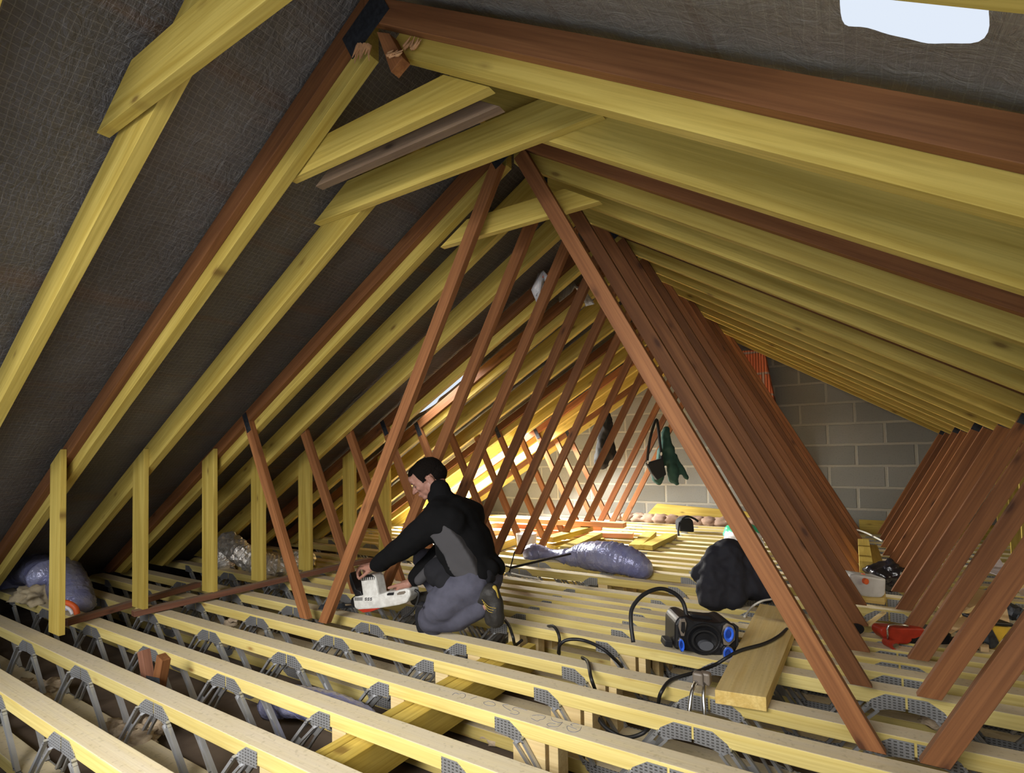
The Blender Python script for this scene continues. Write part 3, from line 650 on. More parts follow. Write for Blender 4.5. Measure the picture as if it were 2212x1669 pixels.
cable('cable', [PZ(1422, 1518, -0.08), PZ(1428, 1495, 0.0), PZ(1450, 1468, 0.012), PZ(1500, 1452, 0.012), PZ(1545, 1435, 0.015), PZ(1570, 1420, 0.045), PZ(1600, 1404, 0.062), PZ(1650, 1390, 0.062), PZ(1680, 1375, 0.062), PZ(1700, 1358, 0.05)], 0.0075, M['rubber'], 'black cable snaking over the thick pale plank')
cable('cable', [PZ(1290, 1548, -0.1), PZ(1310, 1572, -0.12), PZ(1350, 1592, -0.13), PZ(1390, 1582, -0.1), PZ(1402, 1560, -0.08)], 0.0075, M['rubber'], 'black cable sagging between two joists in the right foreground')
cable('cable', [PZ(1090, 1338, 0.03), PZ(1100, 1352, 0.02), PZ(1108, 1375, 0.0), PZ(1113, 1392, -0.06), PZ(1128, 1382, -0.05)], 0.008, M['rubber'], 'black cable end hanging behind the boot')
cable('cable', [PZ(1458, 1332, 0.02), PZ(1452, 1358, 0.02), PZ(1436, 1380, 0.01), PZ(1427, 1396, -0.01)], 0.003, M['cabwhite'], 'thin white wire left of the radio')
cable('cable', [PZ(1608, 1332, 0.01), PZ(1625, 1310, 0.03), PZ(1645, 1298, 0.06), PZ(1670, 1293, 0.06)], 0.006, M['cabwhite'], 'white cable curving behind the thick plank')
cable('cable', [PZ(1105, 1238, 0.01), PZ(1125, 1243, 0.012), PZ(1150, 1247, 0.012), PZ(1165, 1250, 0.012)], 0.006, M['cabwhite'], 'white cables lying along a joist behind the man', n=6)
cable('cable', [PY(1808, 1134, 6.9), PY(1840, 1141, 6.7), PY(1870, 1150, 6.4), PY(1906, 1168, 6.0)], 0.009, M['cabwhite'], 'white cable crossing in front of the gable at right')
# black metal bar with a cross piece
t = empty('metal_bar', PZ(1103, 1225, 0.02))
for a, b_, r_ in ((PW(1103, 1226, 3.35), PW(1232, 1196, 3.9), 0.008), (PW(1100, 1236, 3.35), PW(1112, 1190, 3.35), 0.004), (PW(1092, 1222, 3.35), PW(1106, 1226, 3.35), 0.004)):
    bm = bmesh.new(); cyl_bm(bm, a, b_, r_, seg=8); adopt(link('rod', bm, M['black'], smooth=True), t)
tag(t, 'thin black rod with a cross piece resting against the blue duct', 'rod')
bm = bmesh.new(); cyl_bm(bm, PZ(1235, 1196, 0.02), PZ(1316, 1172, 0.02), 0.012, seg=8)
tag(link('pipe', bm, M['black'], smooth=True), 'black pipe lying beside the yellow offcut pile', 'pipe')
# two bent struts with grey clips
for i, (a, b_, c_) in enumerate((((1489, 1536), (1496, 1490), (1510, 1462)), ((1522, 1542), (1520, 1495), (1525, 1462)))):
    t = empty('bent_strut', PW(*a, 2.02))
    adopt(tube('rod', [PW(*a, 2.0)+Vector((0, 0, -0.03)), PW(*a, 2.0), PW(*b_, 2.03), PW(*c_, 2.08)], 0.0075, M['chrome'], sides=8, n=6), t)
    bm = bmesh.new(); q = PW(c_[0]-1, c_[1]+2, 2.07); box_bm(bm, (-0.02, -0.018, -0.024), (0.02, 0.018, 0.024), Matrix.Translation(q)); adopt(link('clip', bm, M['taupe'], bevel=0.008), t)
    tag(t, ('left', 'right')[i]+' of two bent steel struts with grey clips in front of the thick plank', 'strut', 'bent steel struts')

# ------------------------------------------------------------------ things facing the camera, given their own depth
BACK = Vector((cf.x, cf.y, 0)).normalized()
def prof(name, px, w_, dep, mat, bevel=0.004, extra=0.0):
    P = [PW(x, y, w_)+BACK*extra for x, y in px]; bm = bmesh.new()
    A = [bm.verts.new(p) for p in P]; B = [bm.verts.new(p+BACK*dep) for p in P]; n = len(P)
    bm.faces.new(A); bm.faces.new(B[::-1])
    for i in range(n): bm.faces.new((A[i], B[i], B[(i+1) % n], A[(i+1) % n]))
    c = sum(P, Vector())/n
    bmesh.ops.transform(bm, matrix=Matrix.Translation(-c), verts=bm.verts)
    return link(name, bm, mat, bevel=bevel, mw=Matrix.Translation(c))
def disc(name, uv, w_, rx, ry, dep, mat, tilt=0, seg=28, extra=0.0, hollow=0):
    c = PW(*uv, w_)+BACK*extra; bm = bmesh.new(); rg = []
    for k in range(seg):
        a = 2*math.pi*k/seg; x, y = rx*math.cos(a), ry*math.sin(a); ct, s_ = math.cos(tilt), math.sin(tilt)
        rg.append(cr*(x*ct-y*s_)+cu*(x*s_+y*ct))
    A = [bm.verts.new(v) for v in rg]; B = [bm.verts.new(v-BACK*dep) for v in rg]
    for k in range(seg): bm.faces.new((A[k], A[(k+1) % seg], B[(k+1) % seg], B[k]))
    if hollow:
        C = [bm.verts.new(v*hollow-BACK*dep) for v in rg]; D = [bm.verts.new(v*hollow*0.7) for v in rg]
        for k in range(seg):
            bm.faces.new((B[k], B[(k+1) % seg], C[(k+1) % seg], C[k])); bm.faces.new((C[k], C[(k+1) % seg], D[(k+1) % seg], D[k]))
        bm.faces.new(D)
    else: bm.faces.new(B)
    bm.faces.new(A[::-1]); return link(name, bm, mat, smooth=False, mw=Matrix.Translation(c))
# radio
RW = 2.30
t = empty('radio', PZ(1520, 1412, 0.0))
RW = (t.location-Vector((0, 0, CAMH))).dot(cf)-0.02
adopt(prof('body', [(1459, 1346), (1468, 1333), (1483, 1331), (1500, 1340), (1545, 1345), (1558, 1345), (1572, 1341), (1588, 1352), (1596, 1362), (1595, 1396), (1582, 1421), (1545, 1417), (1458, 1403)], RW, 0.17, M['black'], 0.012), t)
adopt(disc('woofer', (1519, 1379), RW, 0.080, 0.070, 0.012, M['black'], hollow=0.90, extra=0.001, tilt=-0.1), t)
adopt(disc('woofer_ring', (1520, 1382), RW, 0.060, 0.050, 0.017, M['rubber'], hollow=0.85, extra=0.001, tilt=-0.1), t)
adopt(disc('woofer_cone', (1522, 1391), RW, 0.032, 0.021, 0.024, M['greycone']), t)
adopt(prof('side_trim', [(1561, 1350), (1569, 1344), (1582, 1350), (1587, 1362), (1586, 1380), (1573, 1392), (1562, 1391), (1558, 1368)], RW, 0.01, M['taupe'], 0.003, -0.012), t)
adopt(prof('side_trim', [(1468, 1336), (1478, 1334), (1482, 1345), (1477, 1372), (1470, 1372), (1464, 1350)], RW, 0.01, M['taupe'], 0.003, -0.012), t)
adopt(prof('side_slot', [(1470, 1341), (1477, 1341), (1478, 1360), (1474, 1366), (1469, 1360)], RW, 0.006, M['black'], 0.001, -0.016), t)
for q, rx, ry in (((1570, 1366), 0.024, 0.038), ((1569, 1407), 0.025, 0.032), ((1469, 1389), 0.013, 0.031)):
    kb = adopt(disc('tweeter', q, RW, rx, ry, 0.016, M['chrome'], extra=-0.006, tilt=-0.12 if q[0] > 1500 else 0.1), t)
    k2 = disc('blue_cap', q, RW, rx*0.86, ry*0.88, 0.006, M['blueknob'], extra=-0.022, tilt=-0.12 if q[0] > 1500 else 0.1, hollow=0.82)
    mb = k2.matrix_basis.copy(); k2.parent = kb; k2.matrix_basis = (t.matrix_basis @ kb.matrix_basis).inverted() @ mb
adopt(prof('carry_handle', [(1498, 1336), (1505, 1333), (1540, 1338), (1549, 1344), (1544, 1346), (1505, 1341)], RW, 0.03, M['black'], 0.003, 0.05), t)
adopt(prof('latch', [(1580, 1346), (1586, 1346), (1594, 1352), (1594, 1396), (1589, 1396), (1588, 1356)], RW, 0.02, M['rubber'], 0.003, -0.01), t)
adopt(prof('side_box', [(1440, 1386), (1456, 1386), (1457, 1403), (1438, 1400)], RW, 0.07, M['rubber'], 0.004, 0.02), t)
tag(t, 'black site radio with round speaker and bright blue caps beside the plank', 'radio')
# dark clothes heap
bm = bmesh.new()
hw = WZ(1590, 1305)-0.02
for (a, b_, r1, r2) in (((1555, 1215), (1545, 1285), .08, .10), ((1585, 1200), (1580, 1280), .09, .105), ((1620, 1215), (1625, 1270), .085, .09), ((1540, 1240), (1545, 1292), .05, .06), ((1650, 1230), (1655, 1275), .07, .08), ((1575, 1205), (1530, 1245), .06, .06)):
    cap_bm(bm, PW(*a, hw)+BACK*random.uniform(0, .1), PW(*b_, hw)+BACK*random.uniform(0, .1), r1, r2)
o = remesh(link('jacket_heap', bm, M['heap'], smooth=True), 0.014, 2)
tx = bpy.data.textures.new('folds', 'CLOUDS'); tx.noise_scale = 0.10; dm = o.modifiers.new('folds', 'DISPLACE'); dm.texture = tx; dm.strength = 0.06; dm.mid_level = 0.5; dm.texture_coords = 'GLOBAL'
tag(o, 'heap of dark navy clothing slumped on the joists beside the long webs', 'clothes')
# green and white package
g = empty('wrapped_pack', PZ(1598, 1190, 0.0))
adopt(crumple('film_wrap', PW(1600, 1168, 4.9)-BACK*0.05, (0.17, 0.12, 0.13), M['wrap'], amp=0.15, seed=9), g)
adopt(crumple('green_print', PW(1603, 1152, 4.9)-BACK*0.0, (0.165, 0.12, 0.10), M['green'], amp=0.10, seed=12), g)
tag(g, 'plastic-wrapped pack with a green print behind the dark clothes', 'package')
# jug
g = empty('jug', PZ(1874, 1290, 0.055)); gw = (g.location-Vector((0, 0, CAMH))).dot(cf)
adopt(prof('body', [(1835, 1242), (1850, 1240), (1905, 1249), (1915, 1249), (1914, 1284), (1905, 1291), (1880, 1290), (1848, 1285), (1837, 1280)], gw, 0.13, M['jug'], 0.012), g)
adopt(disc('cap', (1867, 1254), gw, 0.014, 0.017, 0.02, M['orange']), g)
adopt(disc('cap', (1877, 1245), gw, 0.010, 0.006, 0.015, M['orange'], extra=0.06), g)
tag(g, 'milky white plastic jug with orange caps between the V of brown webs', 'jug')
# black bin bag
tag(crumple('bin_bag', PW(1918, 1243, WZ(1918, 1276)-0.02), (0.105, 0.085, 0.09), M['binbag'], amp=0.28, seed=21, freq=5), 'shiny black plastic bag behind the white jug', 'bag')
# bucket
bm = bmesh.new(); c = PZ(1138, 1190, 0.0); cyl_bm(bm, c, c+Vector((0, 0, 0.17)), 0.085, 0.10, 24)
tag(link('bucket', bm, M['bucket'], bevel=0.004), 'white plastic bucket on the joists behind the blue duct', 'bucket')
# small black bag near the gable
g = empty('tool_bag', PZ(1487, 1152, 0.0)); bw_ = (g.location-Vector((0, 0, CAMH))).dot(cf)
adopt(prof('body', [(1467, 1126), (1475, 1119), (1490, 1118), (1498, 1124), (1501, 1150), (1468, 1148)], bw_, 0.16, M['coat'], 0.02), g)
adopt(tube('strap', [PW(1472, 1121, bw_), PW(1484, 1115, bw_), PW(1500, 1120, bw_), PW(1508, 1126, bw_)], 0.012, M['coat'], sides=6, n=5), g)
adopt(tube('strap', [PW(1467, 1128, bw_), PW(1465, 1145, bw_-0.05), PW(1466, 1156, bw_-0.1)], 0.012, M['coat'], sides=6, n=5), g)
tag(g, 'small black bag with a handle at the foot of the gable', 'bag')
# aluminium ladder behind the right webs
A0, A1 = PW(1702, 1108, 6.2), PW(1768, 1234, 3.95)
g = empty('ladder', A1); wv = Vector((0.16, 0.05, 0.0))
for s_ in (0, 1): adopt(beam('rail', A0+wv*s_, A1+wv*s_, 0.03, 0.05, M['alu']), g)
for k in range(9):
    p = A0.lerp(A1, (k+.5)/9); adopt(beam('rung', p, p+wv, 0.03, 0.025, M['alu']), g)
tag(g, 'aluminium ladder lying behind the slanting brown webs', 'ladder')
# hanging coats
def coat(name, blobs, w_, mat, vox=0.016):
    bm = bmesh.new()
    for a, b_, r1, r2 in blobs: cap_bm(bm, PW(*a, w_), PW(*b_, w_), r1, r2)
    bmesh.ops.transform(bm, matrix=Matrix(), verts=bm.verts)
    o = remesh(link(name, bm, mat, smooth=True), vox, 2)
    dm = o.modifiers.new('folds', 'DISPLACE'); dm.texture = tx; dm.strength = 0.06; dm.mid_level = 0.5; dm.texture_coords = 'GLOBAL'; return o
cw = 6.35
tag(coat('coat', [((1312, 898), (1300, 995), .035, .10), ((1318, 905), (1320, 985), .03, .06), ((1300, 930), (1288, 998), .03, .035)], cw, M['coat']), 'long black coat hanging by the gable behind the brown webs', 'coat', 'coats hung by the gable')
g = empty('coat', PW(1445, 925, cw))
a_ = coat('body', [((1437, 928), (1420, 1035), .03, .07), ((1440, 930), (1455, 1030), .04, .07), ((1455, 985), (1484, 1032), .04, .03), ((1450, 1000), (1462, 1044), .04, .025)], cw, M['greencoat']); adopt(a_, g)
tag(g, 'dark green jacket hanging on the gable beside the shoulder bag', 'coat', 'coats hung by the gable')
g = empty('shoulder_bag', PW(1420, 1000, cw-0.2))
adopt(prof('pouch', [(1397, 1000), (1432, 989), (1440, 1025), (1420, 1037), (1408, 1022)], cw-0.25, 0.08, M['coat'], 0.01), g)
adopt(tube('strap', [PW(1398, 998, cw-.22), PW(1402, 960, cw-.22), PW(1410, 925, cw-.22), PW(1418, 906, cw-.22), PW(1422, 925, cw-.22), PW(1426, 960, cw-.22), PW(1430, 992, cw-.22)], 0.017, M['coat'], sides=6, n=6), g)
adopt(disc('buckle', (1399, 998), cw-.26, 0.012, 0.02, 0.01, M['chrome']), g); adopt(disc('buckle', (1428, 980), cw-.26, 0.010, 0.022, 0.01, M['chrome']), g)
tag(g, 'black shoulder bag on a long strap hung in front of the green jacket', 'bag')
# red saw and its black parts at right
g = empty('reciprocating_saw', PZ(1990, 1400, 0.0)); sw = WZ(1950, 1393)
adopt(prof('body', [(1902, 1360), (1908, 1354), (1945, 1356), (1998, 1357), (2000, 1372), (1985, 1378), (1960, 1392), (1935, 1390), (1912, 1380), (1903, 1370)], sw, 0.07, M['redpl'], 0.008), g)
adopt(prof('grip', [(1962, 1374), (2000, 1370), (2040, 1378), (2038, 1398), (2000, 1395), (1965, 1390)], sw, 0.06, M['black'], 0.012), g)
adopt(disc('wheel', (1915, 1384), sw, 0.022, 0.022, 0.05, M['redpl']), g); adopt(disc('hub', (1918, 1386), sw, 0.014, 0.012, 0.055, M['chrome']), g)
adopt(tube('wire_guard', [PW(1918, 1380, sw-.03), PW(1920, 1350, sw-.03), PW(1960, 1351, sw-.03), PW(1958, 1354, sw+.05)], 0.0045, M['chrome'], sides=6, n=3), g)
adopt(prof('motor', [(2020, 1378), (2045, 1365), (2060, 1368), (2056, 1395), (2036, 1402), (2022, 1396)], sw, 0.10, M['black'], 0.015), g)
adopt(disc('rear_disc', (2095, 1404), sw-0.05, 0.055, 0.062, 0.03, M['rubber']), g)
adopt(tube('lead', [PW(2098, 1422, sw-.08), PW(2112, 1436, sw-.1), PW(2120, 1442, sw-.1)], 0.006, M['rubber'], sides=6, n=3), g)
adopt(prof('shaft', [(2040, 1382), (2080, 1380), (2100, 1395), (2090, 1412), (2050, 1398)], sw+0.01, 0.05, M['black'], 0.012), g)
tag(g, 'red power saw with a bright wheel lying on the joists at right', 'power tool')
tag(prof('metal_case', [(1820, 1336), (1850, 1334), (1858, 1344), (1860, 1352), (1822, 1350)], WZ(1840, 1352)-0.03, 0.05, M['redpl'], 0.004), 'small dark red tool case tucked behind a brown web', 'tool case')
tag(disc('sanding_disc', (1848, 1357), WZ(1846, 1368)-0.03, 0.036, 0.026, 0.012, M['rubber']), 'black oval disc beside the dark red tool case', 'disc')
# cardboard sheets
slab('cardboard_sheet', [(2018, 1300), (2060, 1272), (2160, 1275), (2100, 1330), (2040, 1325)], 0.02, 0.006, M['card'], 'large cardboard sheet lying flat on the right joists', 'cardboard', 'cardboard sheets', 0)
slab('cardboard_sheet', [(2130, 1345), (2172, 1298), (2182, 1346)], 0.10, 0.006, M['card'], 'small triangular cardboard flap standing over the yellow case', 'cardboard', 'cardboard sheets', 0)
slab('cardboard_sheet', [(2040, 1330), (2100, 1320), (2080, 1352), (2050, 1368), (2030, 1358)], 0.012, 0.006, M['card'], 'printed cardboard behind the second right web', 'cardboard', 'cardboard sheets', 0)
slab('cardboard_sheet', [(2112, 1390), (2125, 1365), (2136, 1366), (2136, 1398), (2118, 1397)], 0.03, 0.02, M['card'], 'small cardboard box between the right webs', 'cardboard', 'cardboard sheets', 0)
g = empty('tool_case', PZ(2160, 1385, 0.0)); tw = WZ(2155, 1400)-0.02
adopt(prof('yellow_side', [(2140, 1350), (2185, 1355), (2160, 1388), (2148, 1370)], tw, 0.10, M['yellowpl'], 0.004), g)
adopt(prof('rim', [(2132, 1343), (2190, 1347), (2190, 1354), (2134, 1350)], tw-0.01, 0.14, M['black'], 0.003), g)
adopt(prof('edge', [(2134, 1350), (2142, 1354), (2160, 1388), (2150, 1400), (2140, 1402), (2136, 1372)], tw-0.02, 0.05, M['plate'], 0.004), g)
tag(g, 'yellow and black tool case at the right edge between brown webs', 'tool case')
tag(tube('tool_roll', [PZ(2172, 1310, 0.03), PZ(2190, 1322, 0.05), PZ(2210, 1332, 0.04)], 0.035, M['plate'], sides=10, n=5, crink=0.2), 'dark grey cable bundle behind the yellow tool case', 'cable bundle')
slab('paper_sheet', [(2130, 1232), (2160, 1206), (2180, 1240), (2160, 1244)], 0.02, 0.004, M['pinkpaper'], 'pale pink sheet lying on the far right joists', 'sheet', None, 0)
slab('paper_sheet', [(2192, 1255), (2225, 1230), (2230, 1290), (2205, 1285)], 0.05, 0.004, M['pinkpaper'], 'pale grey-pink sheet at the right edge of the view', 'sheet', None, 0)
px_beam((2070, 1330), (2225, 1258), 0.018, 0.012, M['pale'], 'stick', 'thin wooden stick across the cardboard at right', 'stick', None, 0.06)
px_beam((1872, 1350), (1910, 1322), 0.02, 0.012, M['pale'], 'stick', 'short wooden sliver beside the web feet', 'stick', None, 0.02)
# torn underlay scraps below the ridge
def scrap(name, px, Y, mat, label, cat='underlay scrap'):
    P = [PY(x, y, Y) for x, y in px]; bm = bmesh.new(); c = sum(P, Vector())/len(P)
    vs = [bm.verts.new(p-c+Vector((0, random.uniform(-.03, .03), 0))) for p in P]; bm.faces.new(vs)
    bmesh.ops.triangulate(bm, faces=bm.faces); bmesh.ops.subdivide_edges(bm, edges=bm.edges, cuts=3, use_grid_fill=True)
    for v in bm.verts: v.co.y += 0.02*mnoise.noise(v.co*14)
    o = link(name, bm, mat, smooth=True, mw=Matrix.Translation(c)); sd = o.modifiers.new('thickness', 'SOLIDIFY'); sd.thickness = 0.002
    return tag(o, label, cat, 'torn scraps below the ridge')
scrap('underlay_scrap', [(1160, 590), (1178, 586), (1190, 600), (1182, 612), (1170, 605), (1176, 622), (1160, 640), (1168, 650), (1158, 655), (1152, 628)], 3.05, M['wrap'], 'pale torn strip hanging below the ridge between the left webs')
scrap('underlay_scrap', [(1165, 590), (1178, 590), (1178, 599), (1166, 598)], 3.02, M['orange'], 'small orange scrap caught below the ridge')
scrap('underlay_scrap', [(1205, 625), (1235, 605), (1248, 618), (1222, 640), (1212, 655), (1206, 640)], 3.5, M['underR'], 'torn grey foil flap near the ridge, left of the long right web')
scrap('underlay_scrap', [(1240, 618), (1256, 618), (1282, 655), (1266, 662), (1256, 640)], 3.4, M['foil'], 'crinkled silver flap hanging beside the long right web')
scrap('underlay_scrap', [(1150, 545), (1200, 520), (1212, 548), (1192, 600), (1155, 590)], 3.75, M['underR'], 'drooping grey underlay fold high behind the left webs')
scrap('underlay_scrap', [(1085, 600), (1155, 610), (1150, 640), (1100, 665), (1080, 640)], 3.7, M['underR'], 'sagging grey underlay piece behind the second long web')
scrap('underlay_scrap', [(1020, 560), (1060, 540), (1095, 545), (1080, 580), (1030, 612)], 3.0, M['underL'], 'dark sagging underlay piece between two yellow rafters')
# splinters at the broken webs of the first truss
def splinters(name, uv, Y, n, L, dirv, label):
    bm = bmesh.new()
    for i in range(n):
        a = PY(uv[0]+random.uniform(-14, 14), uv[1]+random.uniform(-4, 4), Y); d = Vector((dirv[0]+random.uniform(-.35, .35), random.uniform(-.3, .3), dirv[1]+random.uniform(-.35, .35))).normalized()*L*random.uniform(.5, 1)
        cyl_bm(bm, a, a+d, 0.006, 0.001, 5)
    return tag(link(name, bm, M['splinter']), label, 'splinters', 'broken wood at the first truss')
splinters('splintered_end', (786, 98), 1.165, 22, 0.05, (-0.4, -1), 'pale splintered end where a web broke off below the black plate')
splinters('splintered_end', (845, 119), 1.165, 12, 0.035, (1, -0.1), 'splintered sawn edge of the short brown stub')
splinters('splintered_end', (885, 104), 1.20, 10, 0.04, (0.9, 0.3), 'loose splinters stuck on the yellow rafter near the ridge')

# ------------------------------------------------------------------ kneeling man and his saw
def PM(u, v, dw=0.0): return PW(u, v, 2.92+(950-u)*0.0012+dw)
_a, _b = PM(800, 1200), PM(1000, 1200)
HF = Vector(((_a-_b).x, (_a-_b).y, 0)).normalized()          # the way he faces
NR = Vector((0, 0, 1)).cross(HF)                              # his left side, towards the camera
if NR.dot(BACK) > 0: NR = -NR
def caps(bm, lst):
    for a, b_, r1, r2 in lst: cap_bm(bm, a, b_, r1, r2)
HH = (HF*math.cos(R(24))+NR*math.sin(R(24))).normalized(); hl = (NR*math.cos(R(24))-HF*math.sin(R(24))).normalized()
hf = HH*0.82-Vector((0, 0, 0.57)); hu = HH*0.57+Vector((0, 0, 0.82))
HO = PM(919.5, 1037.0)-NR*0.075
hrot = Matrix((hf, hl, hu)).transposed()
def HP(f, l, u): return HO+(hf*f+hl*l+hu*u)*1.05
bm = bmesh.new()
def hell(f, l, u, rf, rl, ru, sub=3): ell_bm(bm, HP(f, l, u), (rf*1.05, rl*1.05, ru*1.05), hrot, sub)
hell(0.012, 0, 0.045, 0.090, 0.072, 0.076); hell(0.055, 0, 0.020, 0.046, 0.060, 0.066); hell(0.045, 0, -0.020, 0.050, 0.050, 0.045)
hell(0.080, 0, -0.052, 0.022, 0.026, 0.018); hell(0.040, 0, -0.036, 0.045, 0.046, 0.030); hell(0.085, 0, -0.030, 0.021, 0.028, 0.026)
for s_ in (1, -1):
    hell(0.020, s_*0.050, -0.022, 0.030, 0.012, 0.030); hell(0.080, s_*0.034, 0.004, 0.016, 0.018, 0.016); hell(0.092, s_*0.027, 0.040, 0.010, 0.022, 0.007)
    hell(0.109, s_*0.011, -0.001, 0.011, 0.008, 0.008)
cap_bm(bm, HP(0.097, 0, 0.030), HP(0.120, 0, 0.004), 0.008, 0.011); hell(0.122, 0, 0.000, 0.011, 0.010, 0.009)
hell(0.103, 0, -0.024, 0.010, 0.022, 0.0055); hell(0.101, 0, -0.034, 0.011, 0.020, 0.006); hell(0.092, 0, 0.062, 0.018, 0.045, 0.030)
# ears
for s_ in (1, -1):
    r = bmesh.ops.create_icosphere(bm, subdivisions=3, radius=1)
    mt = Matrix.Translation(HP(0.0, s_*0.072, 0.0)) @ hrot.to_4x4() @ Matrix.Rotation(s_*0.25, 4, 'Z') @ Matrix.Diagonal((0.018, 0.010, 0.032, 1))
    bmesh.ops.transform(bm, matrix=mt, verts=r['verts'])
    for t_ in range(9):
        a0 = 0.6+t_*0.55; a1 = a0+0.55
        p0 = HP(-0.001-0.014*math.cos(a0), s_*0.082, 0.002+0.026*math.sin(a0)); p1 = HP(-0.001-0.014*math.cos(a1), s_*0.082, 0.002+0.026*math.sin(a1))
        cyl_bm(bm, p0, p1, 0.0038, 0.0038, 8)
# neck, trunk and limbs under the clothes
shL, shR = PM(972, 1116)+NR*0.13, PM(968, 1112)-NR*0.15
elL, wrL = PM(902, 1172)+NR*0.13, PM(838, 1216)+NR*0.07
elR, wrR = PM(940, 1192)-NR*0.12, PM(890, 1254)-NR*0.01
hipL, hipR = PM(1036, 1250)+NR*0.09, PM(1030, 1246)-NR*0.09
knL, anL = PM(952, 1322)+NR*0.10, PM(1066, 1296)+NR*0.10
knR, anR = PM(888, 1218)-NR*0.14, PM(925, 1300)-NR*0.12
trunk = [PM(1034, 1240), PM(1006, 1186), PM(980, 1128), PM(950, 1088)]
caps(bm, [(HP(-0.020, 0, -0.01), PM(952, 1092), 0.046, 0.052), (HP(0.0, 0, -0.03), PM(945, 1085), 0.042, 0.050), (trunk[3], trunk[2], 0.06, 0.10), (trunk[2], trunk[1], 0.10, 0.11), (trunk[1], trunk[0], 0.11, 0.11),
          (trunk[2], shL, 0.07, 0.05), (trunk[2], shR, 0.07, 0.05), (shL, elL, 0.048, 0.038), (elL, wrL, 0.036, 0.026), (shR, elR, 0.048, 0.038), (elR, wrR, 0.036, 0.026),
          (hipL, knL, 0.075, 0.05), (knL, anL, 0.045, 0.035), (hipR, knR, 0.075, 0.05), (knR, anR, 0.045, 0.035), (hipL, hipR, 0.09, 0.09)])
def finger(pts, r0_, r1_):
    for i in range(len(pts)-1):
        a = r0_+(r1_-r0_)*i/(len(pts)-1); b_ = r0_+(r1_-r0_)*(i+1)/(len(pts)-1); cap_bm(bm, pts[i], pts[i+1], a, b_)
# left hand closed over the top of the saw column
def H1(u, v, l): return PM(u, v)+NR*l
caps(bm, [(wrL, H1(824, 1220, 0.06), 0.024, 0.026), (H1(824, 1219, 0.075), H1(809, 1221, 0.070), 0.021, 0.019), (H1(824, 1219, 0.050), H1(808, 1219, 0.045), 0.022, 0.020), (H1(822, 1220, 0.032), H1(808, 1219, 0.022), 0.019, 0.017)])
for l, p in ((0.078, ((808, 1221), (797, 1221), (791, 1230), (793, 1241))), (0.057, ((806, 1218), (794, 1217), (786, 1227), (787, 1240))), (0.036, ((806, 1217), (793, 1217), (785, 1226), (785, 1238))), (0.017, ((808, 1219), (798, 1220), (791, 1229), (790, 1238)))):
    finger([H1(u, v, l) for u, v in p], 0.0092, 0.0074)
finger([H1(818, 1226, 0.080), H1(806, 1236, 0.086), H1(796, 1243, 0.080)], 0.0105, 0.008)
# right hand on the rear grip
caps(bm, [(wrR, H1(884, 1258, 0.0), 0.024, 0.025), (H1(886, 1260, 0.015), H1(870, 1264, 0.020), 0.022, 0.018), (H1(884, 1259, -0.012), H1(868, 1262, -0.012), 0.022, 0.018)])
finger([H1(880, 1258, 0.026), H1(862, 1262, 0.030), H1(846, 1267, 0.026)], 0.011, 0.0085)
for l, p in ((0.030, ((868, 1266), (863, 1276), (870, 1282), (877, 1279))), (0.012, ((866, 1266), (858, 1275), (862, 1283), (870, 1282))), (-0.008, ((864, 1265), (852, 1270), (848, 1277), (852, 1280))), (-0.026, ((866, 1263), (856, 1267), (850, 1273), (853, 1278)))):
    finger([H1(u, v, l) for u, v in p], 0.009, 0.0075)
body = remesh(link('person', bm, M['skin'], smooth=True), 0.0042, 2, 0.5)
tag(body, 'kneeling man in a black and grey fleece and grey work trousers holding a white saw', 'person')
def wear(name, bm, mat, vox=0.010, sm=4, folds=0.0, fs=0.08):
    o = remesh(link(name, bm, mat, smooth=True, parent=body), vox, sm)
    if folds:
        t_ = bpy.data.textures.new(name+'_folds', 'CLOUDS'); t_.noise_scale = fs; t_.noise_depth = 1
        dm = o.modifiers.new('folds', 'DISPLACE'); dm.texture = t_; dm.strength = folds; dm.mid_level = 0.5; dm.texture_coords = 'GLOBAL'
    return o
# hair cap: back and top of the skull down to the nape, short sideburn
bm = bmesh.new()
hell(0.006, 0, 0.050, 0.096, 0.078, 0.078, 4); hell(-0.030, 0, 0.018, 0.064, 0.070, 0.060); hell(0.045, 0, 0.078, 0.055, 0.060, 0.044)
cut = [v for v in bm.verts]
hair = wear('hair', bm, M['hair'], 0.004, 2, 0.004, 0.02)
mwh = hrot.to_4x4() @ Matrix.Scale(1.05, 4); mwh.translation = HO
# the trimming is done in the mesh itself, on the voxelised cap
dg = bpy.context.evaluated_depsgraph_get(); ev = hair.evaluated_get(dg).to_mesh(); hb = bmesh.new(); hb.from_mesh(ev)
inv_ = mwh.inverted()
kill = []
for v in hb.verts:
    q = inv_ @ v.co
    wob_ = 0.004*mnoise.noise(v.co*120)
    line = 0.084 if q.x > 0.062 else (0.005+(q.x-0.043)*4.1 if q.x > 0.043 else (0.014 if q.x > 0.02 else (0.029 if q.x > -0.018 else -0.040)))
    if q.z < line+wob_: kill.append(v)
bmesh.ops.delete(hb, geom=kill, context='VERTS')
for md_ in list(hair.modifiers): hair.modifiers.remove(md_)
hb.to_mesh(hair.data); hb.free()
sd = hair.modifiers.new('thickness', 'SOLIDIFY'); sd.thickness = 0.010; sd.offset = -1
for p in hair.data.polygons: p.use_smooth = True
